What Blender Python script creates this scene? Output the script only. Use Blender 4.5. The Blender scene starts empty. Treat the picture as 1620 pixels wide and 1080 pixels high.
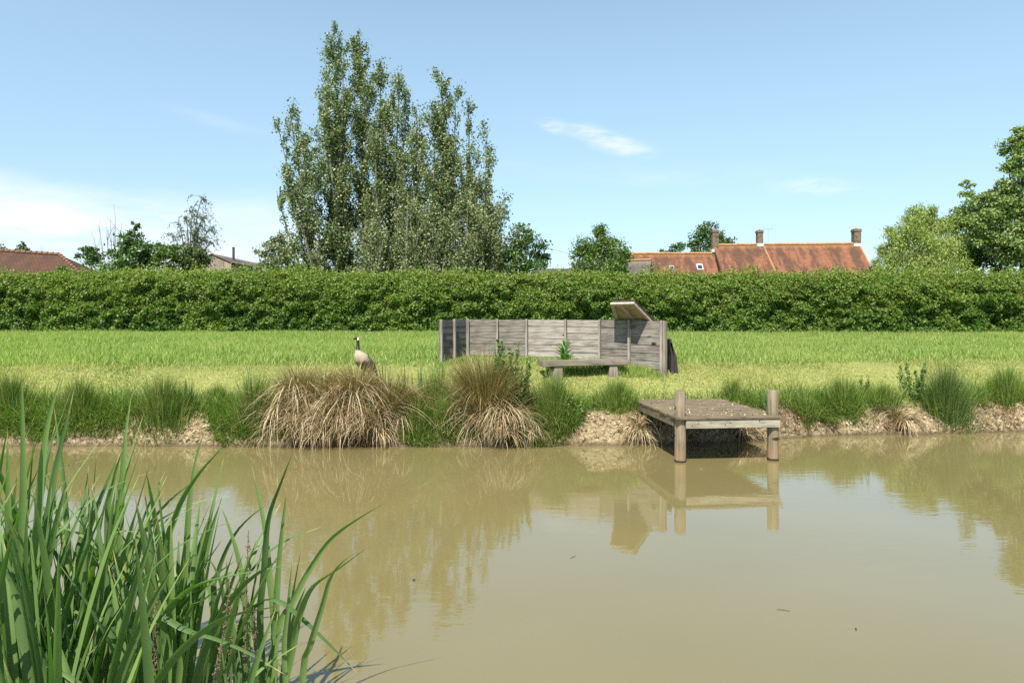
import bpy, bmesh, math, random
import numpy as np
from mathutils import Vector, Matrix
R = math.radians
sc = bpy.context.scene
C = sc.collection
# ------------------------------------------------------------------ camera
CAM_Z, HZ, F = 1.744, 512.0, 1080.0
cam = bpy.data.cameras.new('camera')
cam.lens, cam.sensor_width = 24.0, 36.0
cam.shift_y = -28.0 / 1620.0
cam.clip_start, cam.clip_end = 0.05, 3000
co = bpy.data.objects.new('camera', cam)
co.location = (0, 0, CAM_Z); co.rotation_euler = (R(90), 0, 0)
C.objects.link(co); sc.camera = co
# ------------------------------------------------------------------ world, sun, exposure
SUN_EL, SUN_AZ = 56.0, 17.0            # sun stands behind the camera, a little to the left
EXPOSURE, SKY_STRENGTH, SUN_STRENGTH = 1.06, 0.118, 4.6
sc.view_settings.view_transform = 'Standard'; sc.view_settings.look = 'None'
sc.view_settings.exposure = EXPOSURE; sc.view_settings.gamma = 1.0
sc.view_settings.use_curve_mapping = False
sc.cycles.max_bounces = 8; sc.cycles.transmission_bounces = 4
sc.cycles.diffuse_bounces = 4; sc.cycles.glossy_bounces = 3; sc.cycles.transparent_max_bounces = 8
sc.cycles.use_denoising = False
tosun = Vector((-math.sin(R(SUN_AZ)) * math.cos(R(SUN_EL)), -math.cos(R(SUN_AZ)) * math.cos(R(SUN_EL)), math.sin(R(SUN_EL))))
sl = bpy.data.lights.new('sun', 'SUN'); sl.energy = SUN_STRENGTH; sl.angle = R(0.53); sl.color = (1.0, 0.945, 0.845)
so = bpy.data.objects.new('sun', sl); so.rotation_euler = tosun.to_track_quat('Z', 'Y').to_euler(); so.location = tosun * 60
C.objects.link(so)

def nd(nt, typ, ins=None, **props):
    n = nt.nodes.new(typ)
    for k, v in props.items(): setattr(n, k, v)
    for k, v in (ins or {}).items():
        s = n.inputs[k]
        if isinstance(v, bpy.types.NodeSocket): nt.links.new(v, s)
        else: s.default_value = v
    return n
def math_(nt, op, a, b=0.0, c=None, clamp=False):
    ins = {0: a, 1: b}
    if c is not None: ins[2] = c
    return nd(nt, 'ShaderNodeMath', ins, operation=op, use_clamp=clamp).outputs[0]
def smooth(nt, v, lo, hi):
    return nd(nt, 'ShaderNodeMapRange', {'Value': v, 'From Min': lo, 'From Max': hi}, interpolation_type='SMOOTHSTEP').outputs[0]
def mixc(nt, f, a, b, blend='MIX'):
    n = nd(nt, 'ShaderNodeMix', data_type='RGBA', blend_type=blend)
    for i, v in ((0, f), (6, a), (7, b)):
        if isinstance(v, bpy.types.NodeSocket): nt.links.new(v, n.inputs[i])
        else: n.inputs[i].default_value = v if i == 0 else (v[0], v[1], v[2], 1)
    return n.outputs[2]
def ramp(nt, f, stops):
    n = nd(nt, 'ShaderNodeValToRGB', {0: f}); e = n.color_ramp.elements
    while len(e) < len(stops): e.new(0.5)
    for el, (p, c) in zip(e, stops): el.position = p; el.color = (c[0], c[1], c[2], 1)
    return n.outputs[0]

w = bpy.data.worlds.new('World'); sc.world = w; w.use_nodes = True
nt = w.node_tree; nt.nodes.clear()
sky = nd(nt, 'ShaderNodeTexSky', sky_type='NISHITA', sun_disc=False, sun_elevation=R(SUN_EL), sun_rotation=R(180 + SUN_AZ),
         altitude=0, air_density=1.0, dust_density=0.35, ozone_density=1.3)
tc = nd(nt, 'ShaderNodeTexCoord')
sp = nd(nt, 'ShaderNodeSeparateXYZ', {0: tc.outputs['Generated']})
az = math_(nt, 'ARCTAN2', sp.outputs[0], sp.outputs[1])
el = math_(nt, 'ARCSINE', sp.outputs[2])
cv = nd(nt, 'ShaderNodeCombineXYZ', {0: az, 1: el, 2: 0.0}).outputs[0]
def pix_ang(px, py):
    x, z = (px - 810) / F, (HZ - py) / F
    return math.atan2(x, 1), math.atan2(z, math.hypot(1, x))
cloud = None
def add_cloud(px, py, rx, ry, tilt, strength, nscale, lo, hi, seed):
    """a wisp of cirrus in the sky dome: elliptical patch (azimuth, elevation in radians) broken by stretched noise"""
    global cloud
    a0, e0 = pix_ang(px, py)
    m = nd(nt, 'ShaderNodeMapping', {0: cv, 'Location': (0, 0, 0)}, vector_type='TEXTURE')
    m.inputs['Location'].default_value = (a0, e0, 0); m.inputs['Rotation'].default_value = (0, 0, R(tilt)); m.inputs['Scale'].default_value = (rx, ry, 1)
    wob = nd(nt, 'ShaderNodeTexNoise', {'Vector': nd(nt, 'ShaderNodeMapping', {0: cv, 'Scale': (nscale * .5, nscale * 1.2, 1), 'Location': (seed * 2, 4, seed)}).outputs[0], 'Scale': 1.0, 'Detail': 3.0})
    mm = nd(nt, 'ShaderNodeVectorMath', {0: m.outputs[0], 1: nd(nt, 'ShaderNodeVectorMath', {0: wob.outputs['Color'], 1: (.5, .5, .5)}, operation='SUBTRACT').outputs[0]}, operation='ADD')
    ln = nd(nt, 'ShaderNodeVectorMath', {0: mm.outputs[0]}, operation='LENGTH').outputs['Value']
    fall = smooth(nt, ln, 1.15, 0.1)
    n = nd(nt, 'ShaderNodeTexNoise', {'Vector': nd(nt, 'ShaderNodeMapping', {0: cv, 'Rotation': (0, 0, R(-tilt)), 'Scale': (nscale, nscale * 4.5, 1), 'Location': (seed, seed * 3, seed)}).outputs[0], 'Scale': 1.0, 'Detail': 8.0, 'Roughness': .62})
    a = math_(nt, 'MULTIPLY', math_(nt, 'MULTIPLY', fall, smooth(nt, n.outputs[0], lo, hi)), strength)
    cloud = a if cloud is None else math_(nt, 'MAXIMUM', cloud, a)
add_cloud(40, 345, .42, .062, -7, .95, 8, .22, .62, 3.1)
add_cloud(400, 360, .30, .06, -3, .55, 7, .22, .7, 5.3)
add_cloud(960, 222, .085, .017, -17, .6, 24, .25, .65, 9.7)
add_cloud(880, 200, .03, .012, -8, .45, 30, .25, .65, 19.7)
add_cloud(1285, 294, .075, .016, -6, .38, 26, .3, .7, 2.2)
add_cloud(1000, 275, .3, .02, -4, .16, 10, .3, .7, 7.2)
add_cloud(330, 188, .1, .012, -8, .12, 10, .3, .7, 1.2)
sat = nd(nt, 'ShaderNodeHueSaturation', {'Hue': .478, 'Saturation': .84, 'Value': 1.0, 'Color': sky.outputs[0]})
air = mixc(nt, smooth(nt, el, 0.0, .42), (.56, .60, .66), (.90, .90, .91))
col = mixc(nt, cloud, mixc(nt, 1.0, sat.outputs[0], air, 'MULTIPLY'), (4.5, 4.65, 4.9))
bg = nd(nt, 'ShaderNodeBackground', {'Color': col, 'Strength': SKY_STRENGTH})
nt.links.new(bg.outputs[0], nd(nt, 'ShaderNodeOutputWorld').inputs[0])

# ------------------------------------------------------------------ helpers
def at(px, py, Y): return np.array(((px - 810) * Y / F, Y, CAM_Z - (py - HZ) * Y / F))
def X(px, Y): return (px - 810) * Y / F
def Zp(py, Y): return CAM_Z - (py - HZ) * Y / F
def tag(o, label=None, cat=None, group=None, kind=None):
    if label: o['label'] = label
    if cat: o['category'] = cat
    if group: o['group'] = group
    if kind: o['kind'] = kind
    return o
def thing(name, label, cat, loc=(0, 0, 0), group=None):
    o = bpy.data.objects.new(name, None); o.empty_display_size = .2; o.location = Vector([float(v) for v in loc])
    C.objects.link(o); return tag(o, label, cat, group)
def link(name, me, mat, parent=None, smooth_=False):
    o = bpy.data.objects.new(name, me)
    for m in (mat if isinstance(mat, (list, tuple)) else [mat]): me.materials.append(m)
    if smooth_: me.polygons.foreach_set('use_smooth', np.ones(len(me.polygons), bool))
    C.objects.link(o)
    if parent is not None:
        o.parent = parent
        o.matrix_parent_inverse = Matrix.Translation(-parent.location)
    return o
def mesh_np(name, V, *Fs):
    V = np.asarray(V, np.float32); me = bpy.data.meshes.new(name)
    me.vertices.add(len(V)); me.vertices.foreach_set('co', V.ravel())
    Fs = [np.asarray(f, np.int32) for f in Fs if len(f)]
    tot = sum(f.size for f in Fs); me.loops.add(tot)
    me.loops.foreach_set('vertex_index', np.concatenate([f.ravel() for f in Fs]))
    st = []; o = 0
    for f in Fs:
        st.append(o + np.arange(len(f)) * f.shape[1]); o += f.size
    me.polygons.add(sum(len(f) for f in Fs)); me.polygons.foreach_set('loop_start', np.concatenate(st).astype(np.int32))
    me.update(calc_edges=True); me.validate(); return me
class MB:
    """collects quads/tris for one mesh"""
    def __init__(s): s.v = []; s.f = []
    def add(s, vs, fs):
        o = len(s.v); s.v += [tuple(float(c) for c in v) for v in vs]; s.f += [tuple(i + o for i in f) for f in fs]
    def box(s, lo, hi, M=None, jit=0, rng=None):
        vs = [Vector((x, y, z)) for z in (lo[2], hi[2]) for y in (lo[1], hi[1]) for x in (lo[0], hi[0])]
        if jit: vs = [v + Vector([rng.uniform(-jit, jit) for _ in range(3)]) for v in vs]
        if M is not None: vs = [M @ v for v in vs]
        s.add(vs, [(0, 2, 3, 1), (4, 5, 7, 6), (0, 1, 5, 4), (2, 6, 7, 3), (0, 4, 6, 2), (1, 3, 7, 5)])
    def prism(s, bottom, top):
        n = len(bottom); s.add(list(bottom) + list(top), [tuple(range(n))[::-1], tuple(range(n, 2 * n))] + [(i, (i + 1) % n, n + (i + 1) % n, n + i) for i in range(n)])
    def tube(s, pts, rad, n=7, cap=True):
        pts = [np.asarray(p, float) for p in pts]; k = len(pts); vs = []
        a = None
        for i in range(k):
            d = pts[min(i + 1, k - 1)] - pts[max(i - 1, 0)]; d /= np.linalg.norm(d) + 1e-9
            if a is None:
                a = np.cross(d, (0, 1, 0.1)); 
            a = a - d * a.dot(d); a /= np.linalg.norm(a) + 1e-9; b = np.cross(d, a)
            for j in range(n):
                t = 2 * math.pi * j / n; vs.append(pts[i] + rad[i] * (math.cos(t) * a + math.sin(t) * b))
        fs = [(i * n + j, i * n + (j + 1) % n, (i + 1) * n + (j + 1) % n, (i + 1) * n + j) for i in range(k - 1) for j in range(n)]
        if cap: fs += [tuple(range(n))[::-1], tuple(range((k - 1) * n, k * n))]
        s.add(vs, fs)
    def build(s, name, mat, parent=None, smooth_=False, bevel=0, seg=2):
        me = bpy.data.meshes.new(name); me.from_pydata(s.v, [], s.f); me.update()
        if bevel:
            bm = bmesh.new(); bm.from_mesh(me)
            bmesh.ops.recalc_face_normals(bm, faces=bm.faces)
            bmesh.ops.bevel(bm, geom=[e for e in bm.edges if e.is_manifold and e.calc_face_angle(0) > .6], offset=bevel, segments=seg, affect='EDGES', clamp_overlap=True)
            bm.to_mesh(me); bm.free()
        return link(name, me, mat, parent, smooth_)
_perm = np.random.default_rng(5).random((256, 256))
def vn(x, y):
    x = np.asarray(x, float); y = np.asarray(y, float)
    xi = np.floor(x).astype(int); yi = np.floor(y).astype(int); fx = x - xi; fy = y - yi
    fx = fx * fx * (3 - 2 * fx); fy = fy * fy * (3 - 2 * fy)
    g = lambda a, b: _perm[a % 256, b % 256]
    return (g(xi, yi) * (1 - fx) + g(xi + 1, yi) * fx) * (1 - fy) + (g(xi, yi + 1) * (1 - fx) + g(xi + 1, yi + 1) * fx) * fy - .5
def fbm(x, y, o=3):
    r = 0
    for i in range(o): r = r + vn(np.asarray(x) * 2 ** i + 17 * i, np.asarray(y) * 2 ** i + 31 * i) / 2 ** i
    return r
def blades(base, az, length, width, lean, bend, seg=2, power=1.3, spin=None, tipw=.12, cross=False, fold=.25, prof=None):
    """strips of grass: base (n,3), az direction of lean, lean/bend angles from the vertical"""
    n = len(base); az, length, width, lean, bend = [np.broadcast_to(np.asarray(v, float), (n,)) for v in (az, length, width, lean, bend)]
    t = np.linspace(0, 1, seg + 1)
    th = lean[:, None] + bend[:, None] * t[None, :] ** power
    thm = .5 * (th[:, 1:] + th[:, :-1]); st = (length / seg)[:, None]
    h = np.concatenate([np.zeros((n, 1)), np.cumsum(np.sin(thm) * st, 1)], 1); z = np.concatenate([np.zeros((n, 1)), np.cumsum(np.cos(thm) * st, 1)], 1)
    ca, sa = np.cos(az)[:, None], np.sin(az)[:, None]
    P = np.stack([base[:, 0:1] + h * ca, base[:, 1:2] + h * sa, base[:, 2:3] + z], 2)
    sp_ = az + math.pi / 2 + (0 if spin is None else spin)
    W = np.stack([np.cos(sp_), np.sin(sp_), np.zeros(n)], 1)[:, None, :]
    if prof is None: prof = np.maximum(1 - t ** 1.6, tipw)
    hw = .5 * width[:, None, None] * prof[None, :, None]
    if cross:
        T = np.stack([np.sin(th) * ca, np.sin(th) * sa, np.cos(th)], 2); Nn = np.cross(np.broadcast_to(W, T.shape), T)
        rows = np.stack([P - W * hw, P + Nn * hw * fold * 2, P + W * hw], 2); k = 3
    else:
        rows = np.stack([P - W * hw, P + W * hw], 2); k = 2
    V = rows.reshape(-1, 3)
    i = (np.arange(n) * (seg + 1) * k)[:, None, None] + (np.arange(seg) * k)[None, :, None] + np.arange(k - 1)[None, None, :]
    Fq = np.stack([i, i + 1, i + k + 1, i + k], -1).reshape(-1, 4)
    return V, Fq
def leaves(cent, size, rng, up=.25, aspect=.62, nrm=None, fold=.18, droop=0.0):
    """folded rhombic leaves: two triangles each"""
    n = len(cent); size = np.broadcast_to(np.asarray(size, float), (n,))[:, None]
    d = rng.normal(size=(n, 3)); d[:, 2] -= droop; d /= np.linalg.norm(d, axis=1, keepdims=True)
    m = rng.normal(size=(n, 3)); m[:, 2] += up
    if nrm is not None: m += nrm
    m -= d * (m * d).sum(1, keepdims=True); m /= np.linalg.norm(m, axis=1, keepdims=True) + 1e-9
    s = np.cross(d, m)
    V = np.stack([cent - d * size * .5, cent + s * size * .5 * aspect + m * size * fold * .5, cent + d * size * .5, cent - s * size * .5 * aspect + m * size * fold * .5], 1).reshape(-1, 3)
    b = (np.arange(n) * 4)[:, None]
    return V, np.concatenate([b + np.array([[0, 1, 2]]), b + np.array([[0, 2, 3]])], 1).reshape(-1, 3)
def join_vf(parts):
    Vs, Fs, o = [], [], 0
    for V, Fc in parts: Vs.append(V); Fs.append(Fc + o); o += len(V)
    return np.concatenate(Vs), np.concatenate(Fs)

# ------------------------------------------------------------------ materials
def mat(name, rough=.8, spec=.3):
    m = bpy.data.materials.new(name); m.use_nodes = True; t = m.node_tree
    b = t.nodes['Principled BSDF']; b.inputs['Roughness'].default_value = rough; b.inputs['Specular IOR Level'].default_value = spec
    return m, t, b
def leaf_mat(name, stops, rough=.5, spec=.35, transl=.3, tcol=(.25, .42, .05), patch=None, pscale=.6, hue=0.0):
    m, t, b = mat(name, rough, spec)
    g = nd(t, 'ShaderNodeNewGeometry')
    c = ramp(t, g.outputs['Random Per Island'], stops)
    if patch:
        n = nd(t, 'ShaderNodeTexNoise', {'Vector': g.outputs['Position'], 'Scale': pscale, 'Detail': 3.0})
        c = mixc(t, smooth(t, n.outputs[0], .42, .66), c, patch)
    t.links.new(c, b.inputs['Base Color'])
    tr = nd(t, 'ShaderNodeBsdfTranslucent', {'Color': mixc(t, 1.0, c, (tcol[0] * 4, tcol[1] * 4, tcol[2] * 4), 'MULTIPLY')})
    mx = nd(t, 'ShaderNodeMixShader', {0: transl, 1: b.outputs[0], 2: tr.outputs[0]})
    t.links.new(mx.outputs[0], t.nodes['Material Output'].inputs[0]); return m
def wood_mat(name, light, dark, grain=(2.2, 34, 34), knots=True, rough=.85, isl=.5, tint=None):
    m, t, b = mat(name, rough, .15)
    tcn = nd(t, 'ShaderNodeTexCoord'); g = nd(t, 'ShaderNodeNewGeometry')
    off = nd(t, 'ShaderNodeVectorMath', {0: nd(t, 'ShaderNodeCombineXYZ', {0: g.outputs['Random Per Island'], 1: 0.0, 2: g.outputs['Random Per Island']}).outputs[0], 1: (37, 11, 53)}, operation='MULTIPLY')
    v = nd(t, 'ShaderNodeVectorMath', {0: tcn.outputs['Object'], 1: off.outputs[0]}, operation='ADD').outputs[0]
    n1 = nd(t, 'ShaderNodeTexNoise', {'Vector': nd(t, 'ShaderNodeMapping', {0: v, 'Scale': grain}).outputs[0], 'Scale': 1.6, 'Detail': 6.0, 'Roughness': .65, 'Distortion': .6})
    n2 = nd(t, 'ShaderNodeTexNoise', {'Vector': v, 'Scale': 3.2, 'Detail': 4.0})
    f = math_(t, 'ADD', math_(t, 'MULTIPLY', n1.outputs[0], .75), math_(t, 'MULTIPLY', n2.outputs[0], .25))
    c = mixc(t, smooth(t, f, .34, .61), dark, light)
    c = mixc(t, isl, c, ramp(t, g.outputs['Random Per Island'], [(0, (.62, .62, .62)), (.5, (1, 1, 1)), (1, (.82, .78, .74))]), 'MULTIPLY')
    if tint is not None:
        n3 = nd(t, 'ShaderNodeTexNoise', {'Vector': v, 'Scale': 1.7, 'Detail': 3.0}); c = mixc(t, smooth(t, n3.outputs[0], .5, .72), c, tint)
    if knots:
        vo = nd(t, 'ShaderNodeTexVoronoi', {'Vector': nd(t, 'ShaderNodeMapping', {0: v, 'Scale': (3.0, 6, 6.5)}).outputs[0], 'Scale': 1.0})
        c = mixc(t, smooth(t, vo.outputs['Distance'], .2, .1), c, (dark[0] * .3, dark[1] * .26, dark[2] * .22))
    t.links.new(c, b.inputs['Base Color'])
    bp = nd(t, 'ShaderNodeBump', {'Height': n1.outputs[0], 'Strength': .5, 'Distance': .006}); t.links.new(bp.outputs[0], b.inputs['Normal'])
    return m
def bark_mat(name, a, b_):
    m, t, b = mat(name, .9, .1); tcn = nd(t, 'ShaderNodeTexCoord')
    n = nd(t, 'ShaderNodeTexNoise', {'Vector': nd(t, 'ShaderNodeMapping', {0: tcn.outputs['Object'], 'Scale': (5, 5, 1.2)}).outputs[0], 'Scale': 2.0, 'Detail': 5.0})
    t.links.new(ramp(t, n.outputs[0], [(.35, a), (.65, b_)]), b.inputs['Base Color']); return m
def tile_mat(name, c1, c2, moss, lichen, dark, scale=1.0):
    m, t, b = mat(name, .85, .15); tcn = nd(t, 'ShaderNodeTexCoord')
    br = nd(t, 'ShaderNodeTexBrick', {'Vector': tcn.outputs['UV'], 'Color1': (*c1, 1), 'Color2': (*c2, 1), 'Mortar': (c2[0] * .35, c2[1] * .35, c2[2] * .35, 1), 'Scale': 1.0, 'Mortar Size': .012, 'Brick Width': .17 * scale, 'Row Height': .11 * scale})
    n1 = nd(t, 'ShaderNodeTexNoise', {'Vector': nd(t, 'ShaderNodeMapping', {0: tcn.outputs['UV'], 'Scale': (.7, .22, 1)}).outputs[0], 'Scale': 1.6, 'Detail': 7.0, 'Roughness': .68})
    n2 = nd(t, 'ShaderNodeTexNoise', {'Vector': tcn.outputs['UV'], 'Scale': 2.2, 'Detail': 6.0, 'Roughness': .75})
    n3 = nd(t, 'ShaderNodeTexNoise', {'Vector': tcn.outputs['UV'], 'Scale': 5.0, 'Detail': 4.0, 'Roughness': .7})
    c = mixc(t, math_(t, 'MULTIPLY', smooth(t, n1.outputs[0], .43, .56), .85), br.outputs[0], dark)
    c = mixc(t, math_(t, 'MULTIPLY', smooth(t, n2.outputs[0], .52, .66), .55), c, moss)
    su = nd(t, 'ShaderNodeSeparateXYZ', {0: tcn.outputs['UV']})
    top = smooth(t, math_(t, 'ADD', su.outputs[1], math_(t, 'MULTIPLY', n3.outputs[0], 1.2)), 1.25, .35)
    c = mixc(t, math_(t, 'MULTIPLY', math_(t, 'MAXIMUM', top, smooth(t, n3.outputs[0], .62, .74)), .65), c, lichen)
    t.links.new(c, b.inputs['Base Color'])
    bp = nd(t, 'ShaderNodeBump', {'Height': br.outputs['Fac'], 'Strength': .6, 'Distance': .03, }, invert=True); t.links.new(bp.outputs[0], b.inputs['Normal'])
    return m
def brick_mat(name, c1, c2, mortar, dirt, sx=.22, sy=.075):
    m, t, b = mat(name, .9, .1); tcn = nd(t, 'ShaderNodeTexCoord')
    s = nd(t, 'ShaderNodeSeparateXYZ', {0: tcn.outputs['Object']})
    v = nd(t, 'ShaderNodeCombineXYZ', {0: math_(t, 'ADD', s.outputs[0], s.outputs[1]), 1: s.outputs[2], 2: 0.0})
    br = nd(t, 'ShaderNodeTexBrick', {'Vector': v.outputs[0], 'Color1': (*c1, 1), 'Color2': (*c2, 1), 'Mortar': (*mortar, 1), 'Scale': 1.0, 'Mortar Size': .01, 'Brick Width': sx, 'Row Height': sy})
    n = nd(t, 'ShaderNodeTexNoise', {'Vector': tcn.outputs['Object'], 'Scale': 3.0, 'Detail': 5.0, 'Roughness': .7})
    t.links.new(mixc(t, smooth(t, n.outputs[0], .48, .64), br.outputs[0], dirt), b.inputs['Base Color']); return m
def plain(name, c, rough=.7, spec=.3, var=.25, scale=6):
    m, t, b = mat(name, rough, spec); tcn = nd(t, 'ShaderNodeTexCoord')
    n = nd(t, 'ShaderNodeTexNoise', {'Vector': tcn.outputs['Object'], 'Scale': scale, 'Detail': 5.0})
    t.links.new(mixc(t, n.outputs[0], tuple(v * (1 - var) for v in c), tuple(v * (1 + var) for v in c)), b.inputs['Base Color']); return m

M_ = {}
M_['hedge'] = leaf_mat('hedge_leaf', [(0, (.025, .06, .010)), (.45, (.065, .125, .02)), (.85, (.14, .22, .038)), (1, (.24, .28, .09))], .5, .3, .27, patch=(.14, .2, .035), pscale=.5)
M_['hedge_new'] = leaf_mat('hedge_new_leaf', [(0, (.11, .17, .03)), (.6, (.19, .25, .045)), (.9, (.26, .27, .07)), (1, (.28, .18, .07))], .5, .3, .3)
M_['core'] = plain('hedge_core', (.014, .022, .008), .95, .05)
M_['bramble'] = leaf_mat('bramble_leaf', [(0, (.09, .14, .02)), (.5, (.20, .25, .04)), (.85, (.30, .32, .07)), (1, (.33, .22, .08))], .5, .3, .3)
M_['poplar'] = leaf_mat('poplar_leaf', [(0, (.05, .08, .025)), (.45, (.14, .18, .07)), (.75, (.26, .29, .14)), (1, (.42, .44, .29))], .55, .3, .3, tcol=(.25, .32, .09))
M_['silver'] = leaf_mat('silver_leaf', [(0, (.07, .095, .03)), (.5, (.16, .19, .075)), (1, (.36, .38, .22))], .55, .3, .25, tcol=(.22, .3, .1))
M_['dark_leaf'] = leaf_mat('dark_leaf', [(0, (.025, .055, .012)), (.6, (.06, .12, .025)), (1, (.13, .2, .055))], .42, .45, .2)
M_['mid_leaf'] = leaf_mat('mid_leaf', [(0, (.04, .08, .015)), (.6, (.10, .155, .03)), (1, (.19, .23, .06))], .45, .4, .25)
M_['willow'] = leaf_mat('willow_leaf', [(0, (.13, .17, .04)), (.5, (.27, .31, .085)), (1, (.42, .44, .17))], .5, .3, .35)
M_['pale_leaf'] = leaf_mat('pale_leaf', [(0, (.07, .115, .025)), (.5, (.17, .23, .06)), (1, (.32, .36, .15))], .45, .4, .25)
M_['weep'] = leaf_mat('weeping_leaf', [(0, (.05, .08, .03)), (.6, (.09, .13, .045)), (1, (.15, .18, .08))], .5, .3, .2)
M_['bark'] = bark_mat('bark', (.05, .045, .038), (.14, .125, .10))
M_['bark_pale'] = bark_mat('pale_bark', (.16, .14, .11), (.36, .33, .28))
M_['bark_mid'] = bark_mat('poplar_bark', (.09, .085, .065), (.24, .22, .18))
M_['twig'] = bark_mat('bare_twig', (.12, .11, .10), (.22, .2, .18))
GR = [(0, (.11, .17, .035)), (.4, (.215, .285, .065)), (.75, (.33, .37, .11)), (1, (.55, .49, .27))]
M_['meadow'] = leaf_mat('meadow_grass', GR, .6, .2, .42, patch=(.32, .35, .11), pscale=.35)
M_['mown'] = leaf_mat('mown_grass', [(0, (.09, .14, .028)), (.4, (.19, .235, .055)), (.75, (.34, .33, .12)), (1, (.55, .47, .27))], .65, .15, .3, patch=(.34, .32, .125), pscale=1.3)
M_['bank'] = leaf_mat('bank_grass', [(0, (.06, .11, .018)), (.5, (.13, .2, .035)), (.85, (.22, .28, .06)), (1, (.45, .38, .19))], .55, .25, .3)
M_['rush'] = leaf_mat('rush_blade', [(0, (.05, .095, .014)), (.5, (.11, .175, .03)), (.85, (.2, .24, .055)), (1, (.36, .31, .13))], .5, .3, .25)
M_['rush_dark'] = leaf_mat('dark_rush_blade', [(0, (.035, .075, .015)), (.6, (.08, .14, .03)), (1, (.2, .22, .07))], .5, .3, .2)
M_['iris'] = leaf_mat('iris_blade', [(0, (.035, .09, .035)), (.6, (.07, .15, .055)), (1, (.13, .22, .08))], .4, .4, .25)
M_['straw'] = leaf_mat('straw_blade', [(0, (.09, .12, .03)), (.10, (.13, .13, .04)), (.14, (.15, .095, .042)), (.4, (.36, .255, .13)), (.75, (.54, .43, .26)), (1, (.66, .58, .42))], .65, .2, .15, tcol=(.3, .25, .12))
M_['tuft'] = leaf_mat('tuft_blade', [(0, (.07, .085, .02)), (.4, (.17, .16, .05)), (.75, (.32, .255, .11)), (1, (.45, .38, .19))], .6, .2, .2, tcol=(.3, .28, .1))
M_['root'] = leaf_mat('root_fibre', [(0, (.06, .035, .018)), (.5, (.16, .095, .05)), (1, (.34, .23, .13))], .8, .1, .0)
M_['mound'] = plain('root_mound', (.045, .028, .016), .95, .05, .5, 20)
M_['weed'] = leaf_mat('weed_leaf', [(0, (.045, .10, .02)), (.6, (.10, .18, .04)), (1, (.24, .28, .08))], .5, .35, .25)
M_['dock'] = leaf_mat('dock_leaf', [(0, (.05, .13, .025)), (1, (.12, .24, .05))], .45, .4, .25)
def reed_material(name, stops):
    m = leaf_mat(name, stops, .5, .35, .3, tcol=(.25, .40, .07)); t = m.node_tree; b = t.nodes['Principled BSDF']
    g = nd(t, 'ShaderNodeTexCoord'); n = nd(t, 'ShaderNodeTexNoise', {'Vector': g.outputs['Object'], 'Scale': 9.0, 'Detail': 2.0})
    src = b.inputs['Base Color'].links[0].from_socket
    c = mixc(t, math_(t, 'MULTIPLY', smooth(t, n.outputs[0], .45, .75), .5), src, (.12, .18, .05))
    at_ = nd(t, 'ShaderNodeAttribute', attribute_name='along'); n4 = nd(t, 'ShaderNodeTexNoise', {'Vector': g.outputs['Object'], 'Scale': 40.0, 'Detail': 2.0})
    c = mixc(t, smooth(t, math_(t, 'ADD', at_.outputs['Fac'], math_(t, 'MULTIPLY', n4.outputs[0], .10)), .98, 1.05), c, (.42, .34, .14))
    t.links.new(c, b.inputs['Base Color']); return m
M_['reed'] = reed_material('reed_leaf', [(0, (.06, .115, .036)), (.5, (.125, .20, .06)), (.9, (.21, .29, .09)), (1, (.33, .35, .10))])
M_['stalk'] = plain('dead_stalk', (.14, .10, .065), .9, .1, .5, 40)
M_['screen_grey'] = wood_mat('grey_board', (.25, .225, .195), (.06, .052, .045))
M_['screen_shaded'] = wood_mat('shaded_board', (.16, .15, .14), (.05, .047, .045))  # same timber as the grey boards, shade of the left return put into its colour
M_['screen_sunlit'] = wood_mat('sunlit_board', (.37, .335, .29), (.12, .105, .09))  # same timber again, lightened for the panels that face the sun
M_['post'] = wood_mat('screen_post', (.31, .285, .25), (.14, .12, .105), (20, 20, 1.4), False)
M_['bench'] = wood_mat('bench_wood', (.28, .235, .19), (.115, .095, .075), (1.4, 22, 22), False, tint=(.2, .18, .12))
M_['bench_leg'] = wood_mat('bench_leg_wood', (.30, .255, .205), (.135, .11, .088), (22, 22, 1.4), False)
M_['pile'] = wood_mat('jetty_post_wood', (.235, .19, .13), (.065, .052, .035), (16, 16, .9), True, .85, .3)
M_['deck'] = wood_mat('deck_board', (.19, .15, .10), (.06, .046, .03), (1.6, 24, 24), False, .85, .6, tint=(.14, .125, .06))
M_['beam'] = wood_mat('jetty_beam', (.36, .33, .255), (.17, .15, .11), (1.2, 22, 22), True)
M_['fascia'] = wood_mat('jetty_side_board', (.20, .165, .105), (.085, .07, .045), (24, 24, 1.2), False)
M_['felt'] = plain('black_felt', (.034, .031, .029), .85, .2, .4, 18)
M_['lid_pale'] = wood_mat('lid_frame_wood', (.44, .38, .29), (.26, .21, .15), (1.5, 20, 20), False)
M_['lid_inner'] = wood_mat('lid_inner_ply', (.44, .36, .25), (.24, .18, .11), (2, 14, 14), False, tint=(.18, .10, .06))
M_['roof_red'] = tile_mat('clay_tile', (.29, .13, .075), (.21, .088, .052), (.15, .085, .055), (.34, .18, .06), (.075, .042, .030))
M_['roof_brown'] = tile_mat('brown_tile', (.105, .055, .035), (.085, .044, .03), (.08, .045, .03), (.12, .065, .04), (.06, .035, .026), 1.4)
M_['roof_grey'] = tile_mat('grey_tile', (.18, .145, .13), (.14, .115, .105), (.2, .19, .155), (.27, .25, .19), (.085, .07, .065))
M_['roof_dark'] = plain('dark_roof', (.06, .055, .05), .8, .2, .4, 3)
M_['ridge'] = plain('ridge_tile', (.33, .17, .085), .85, .2, .35, 3)
M_['ridge_brown'] = plain('brown_ridge_tile', (.16, .085, .055), .85, .2, .35, 3)
M_['wall'] = brick_mat('house_brick', (.36, .16, .10), (.28, .12, .08), (.35, .32, .28), (.2, .13, .1))
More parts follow.
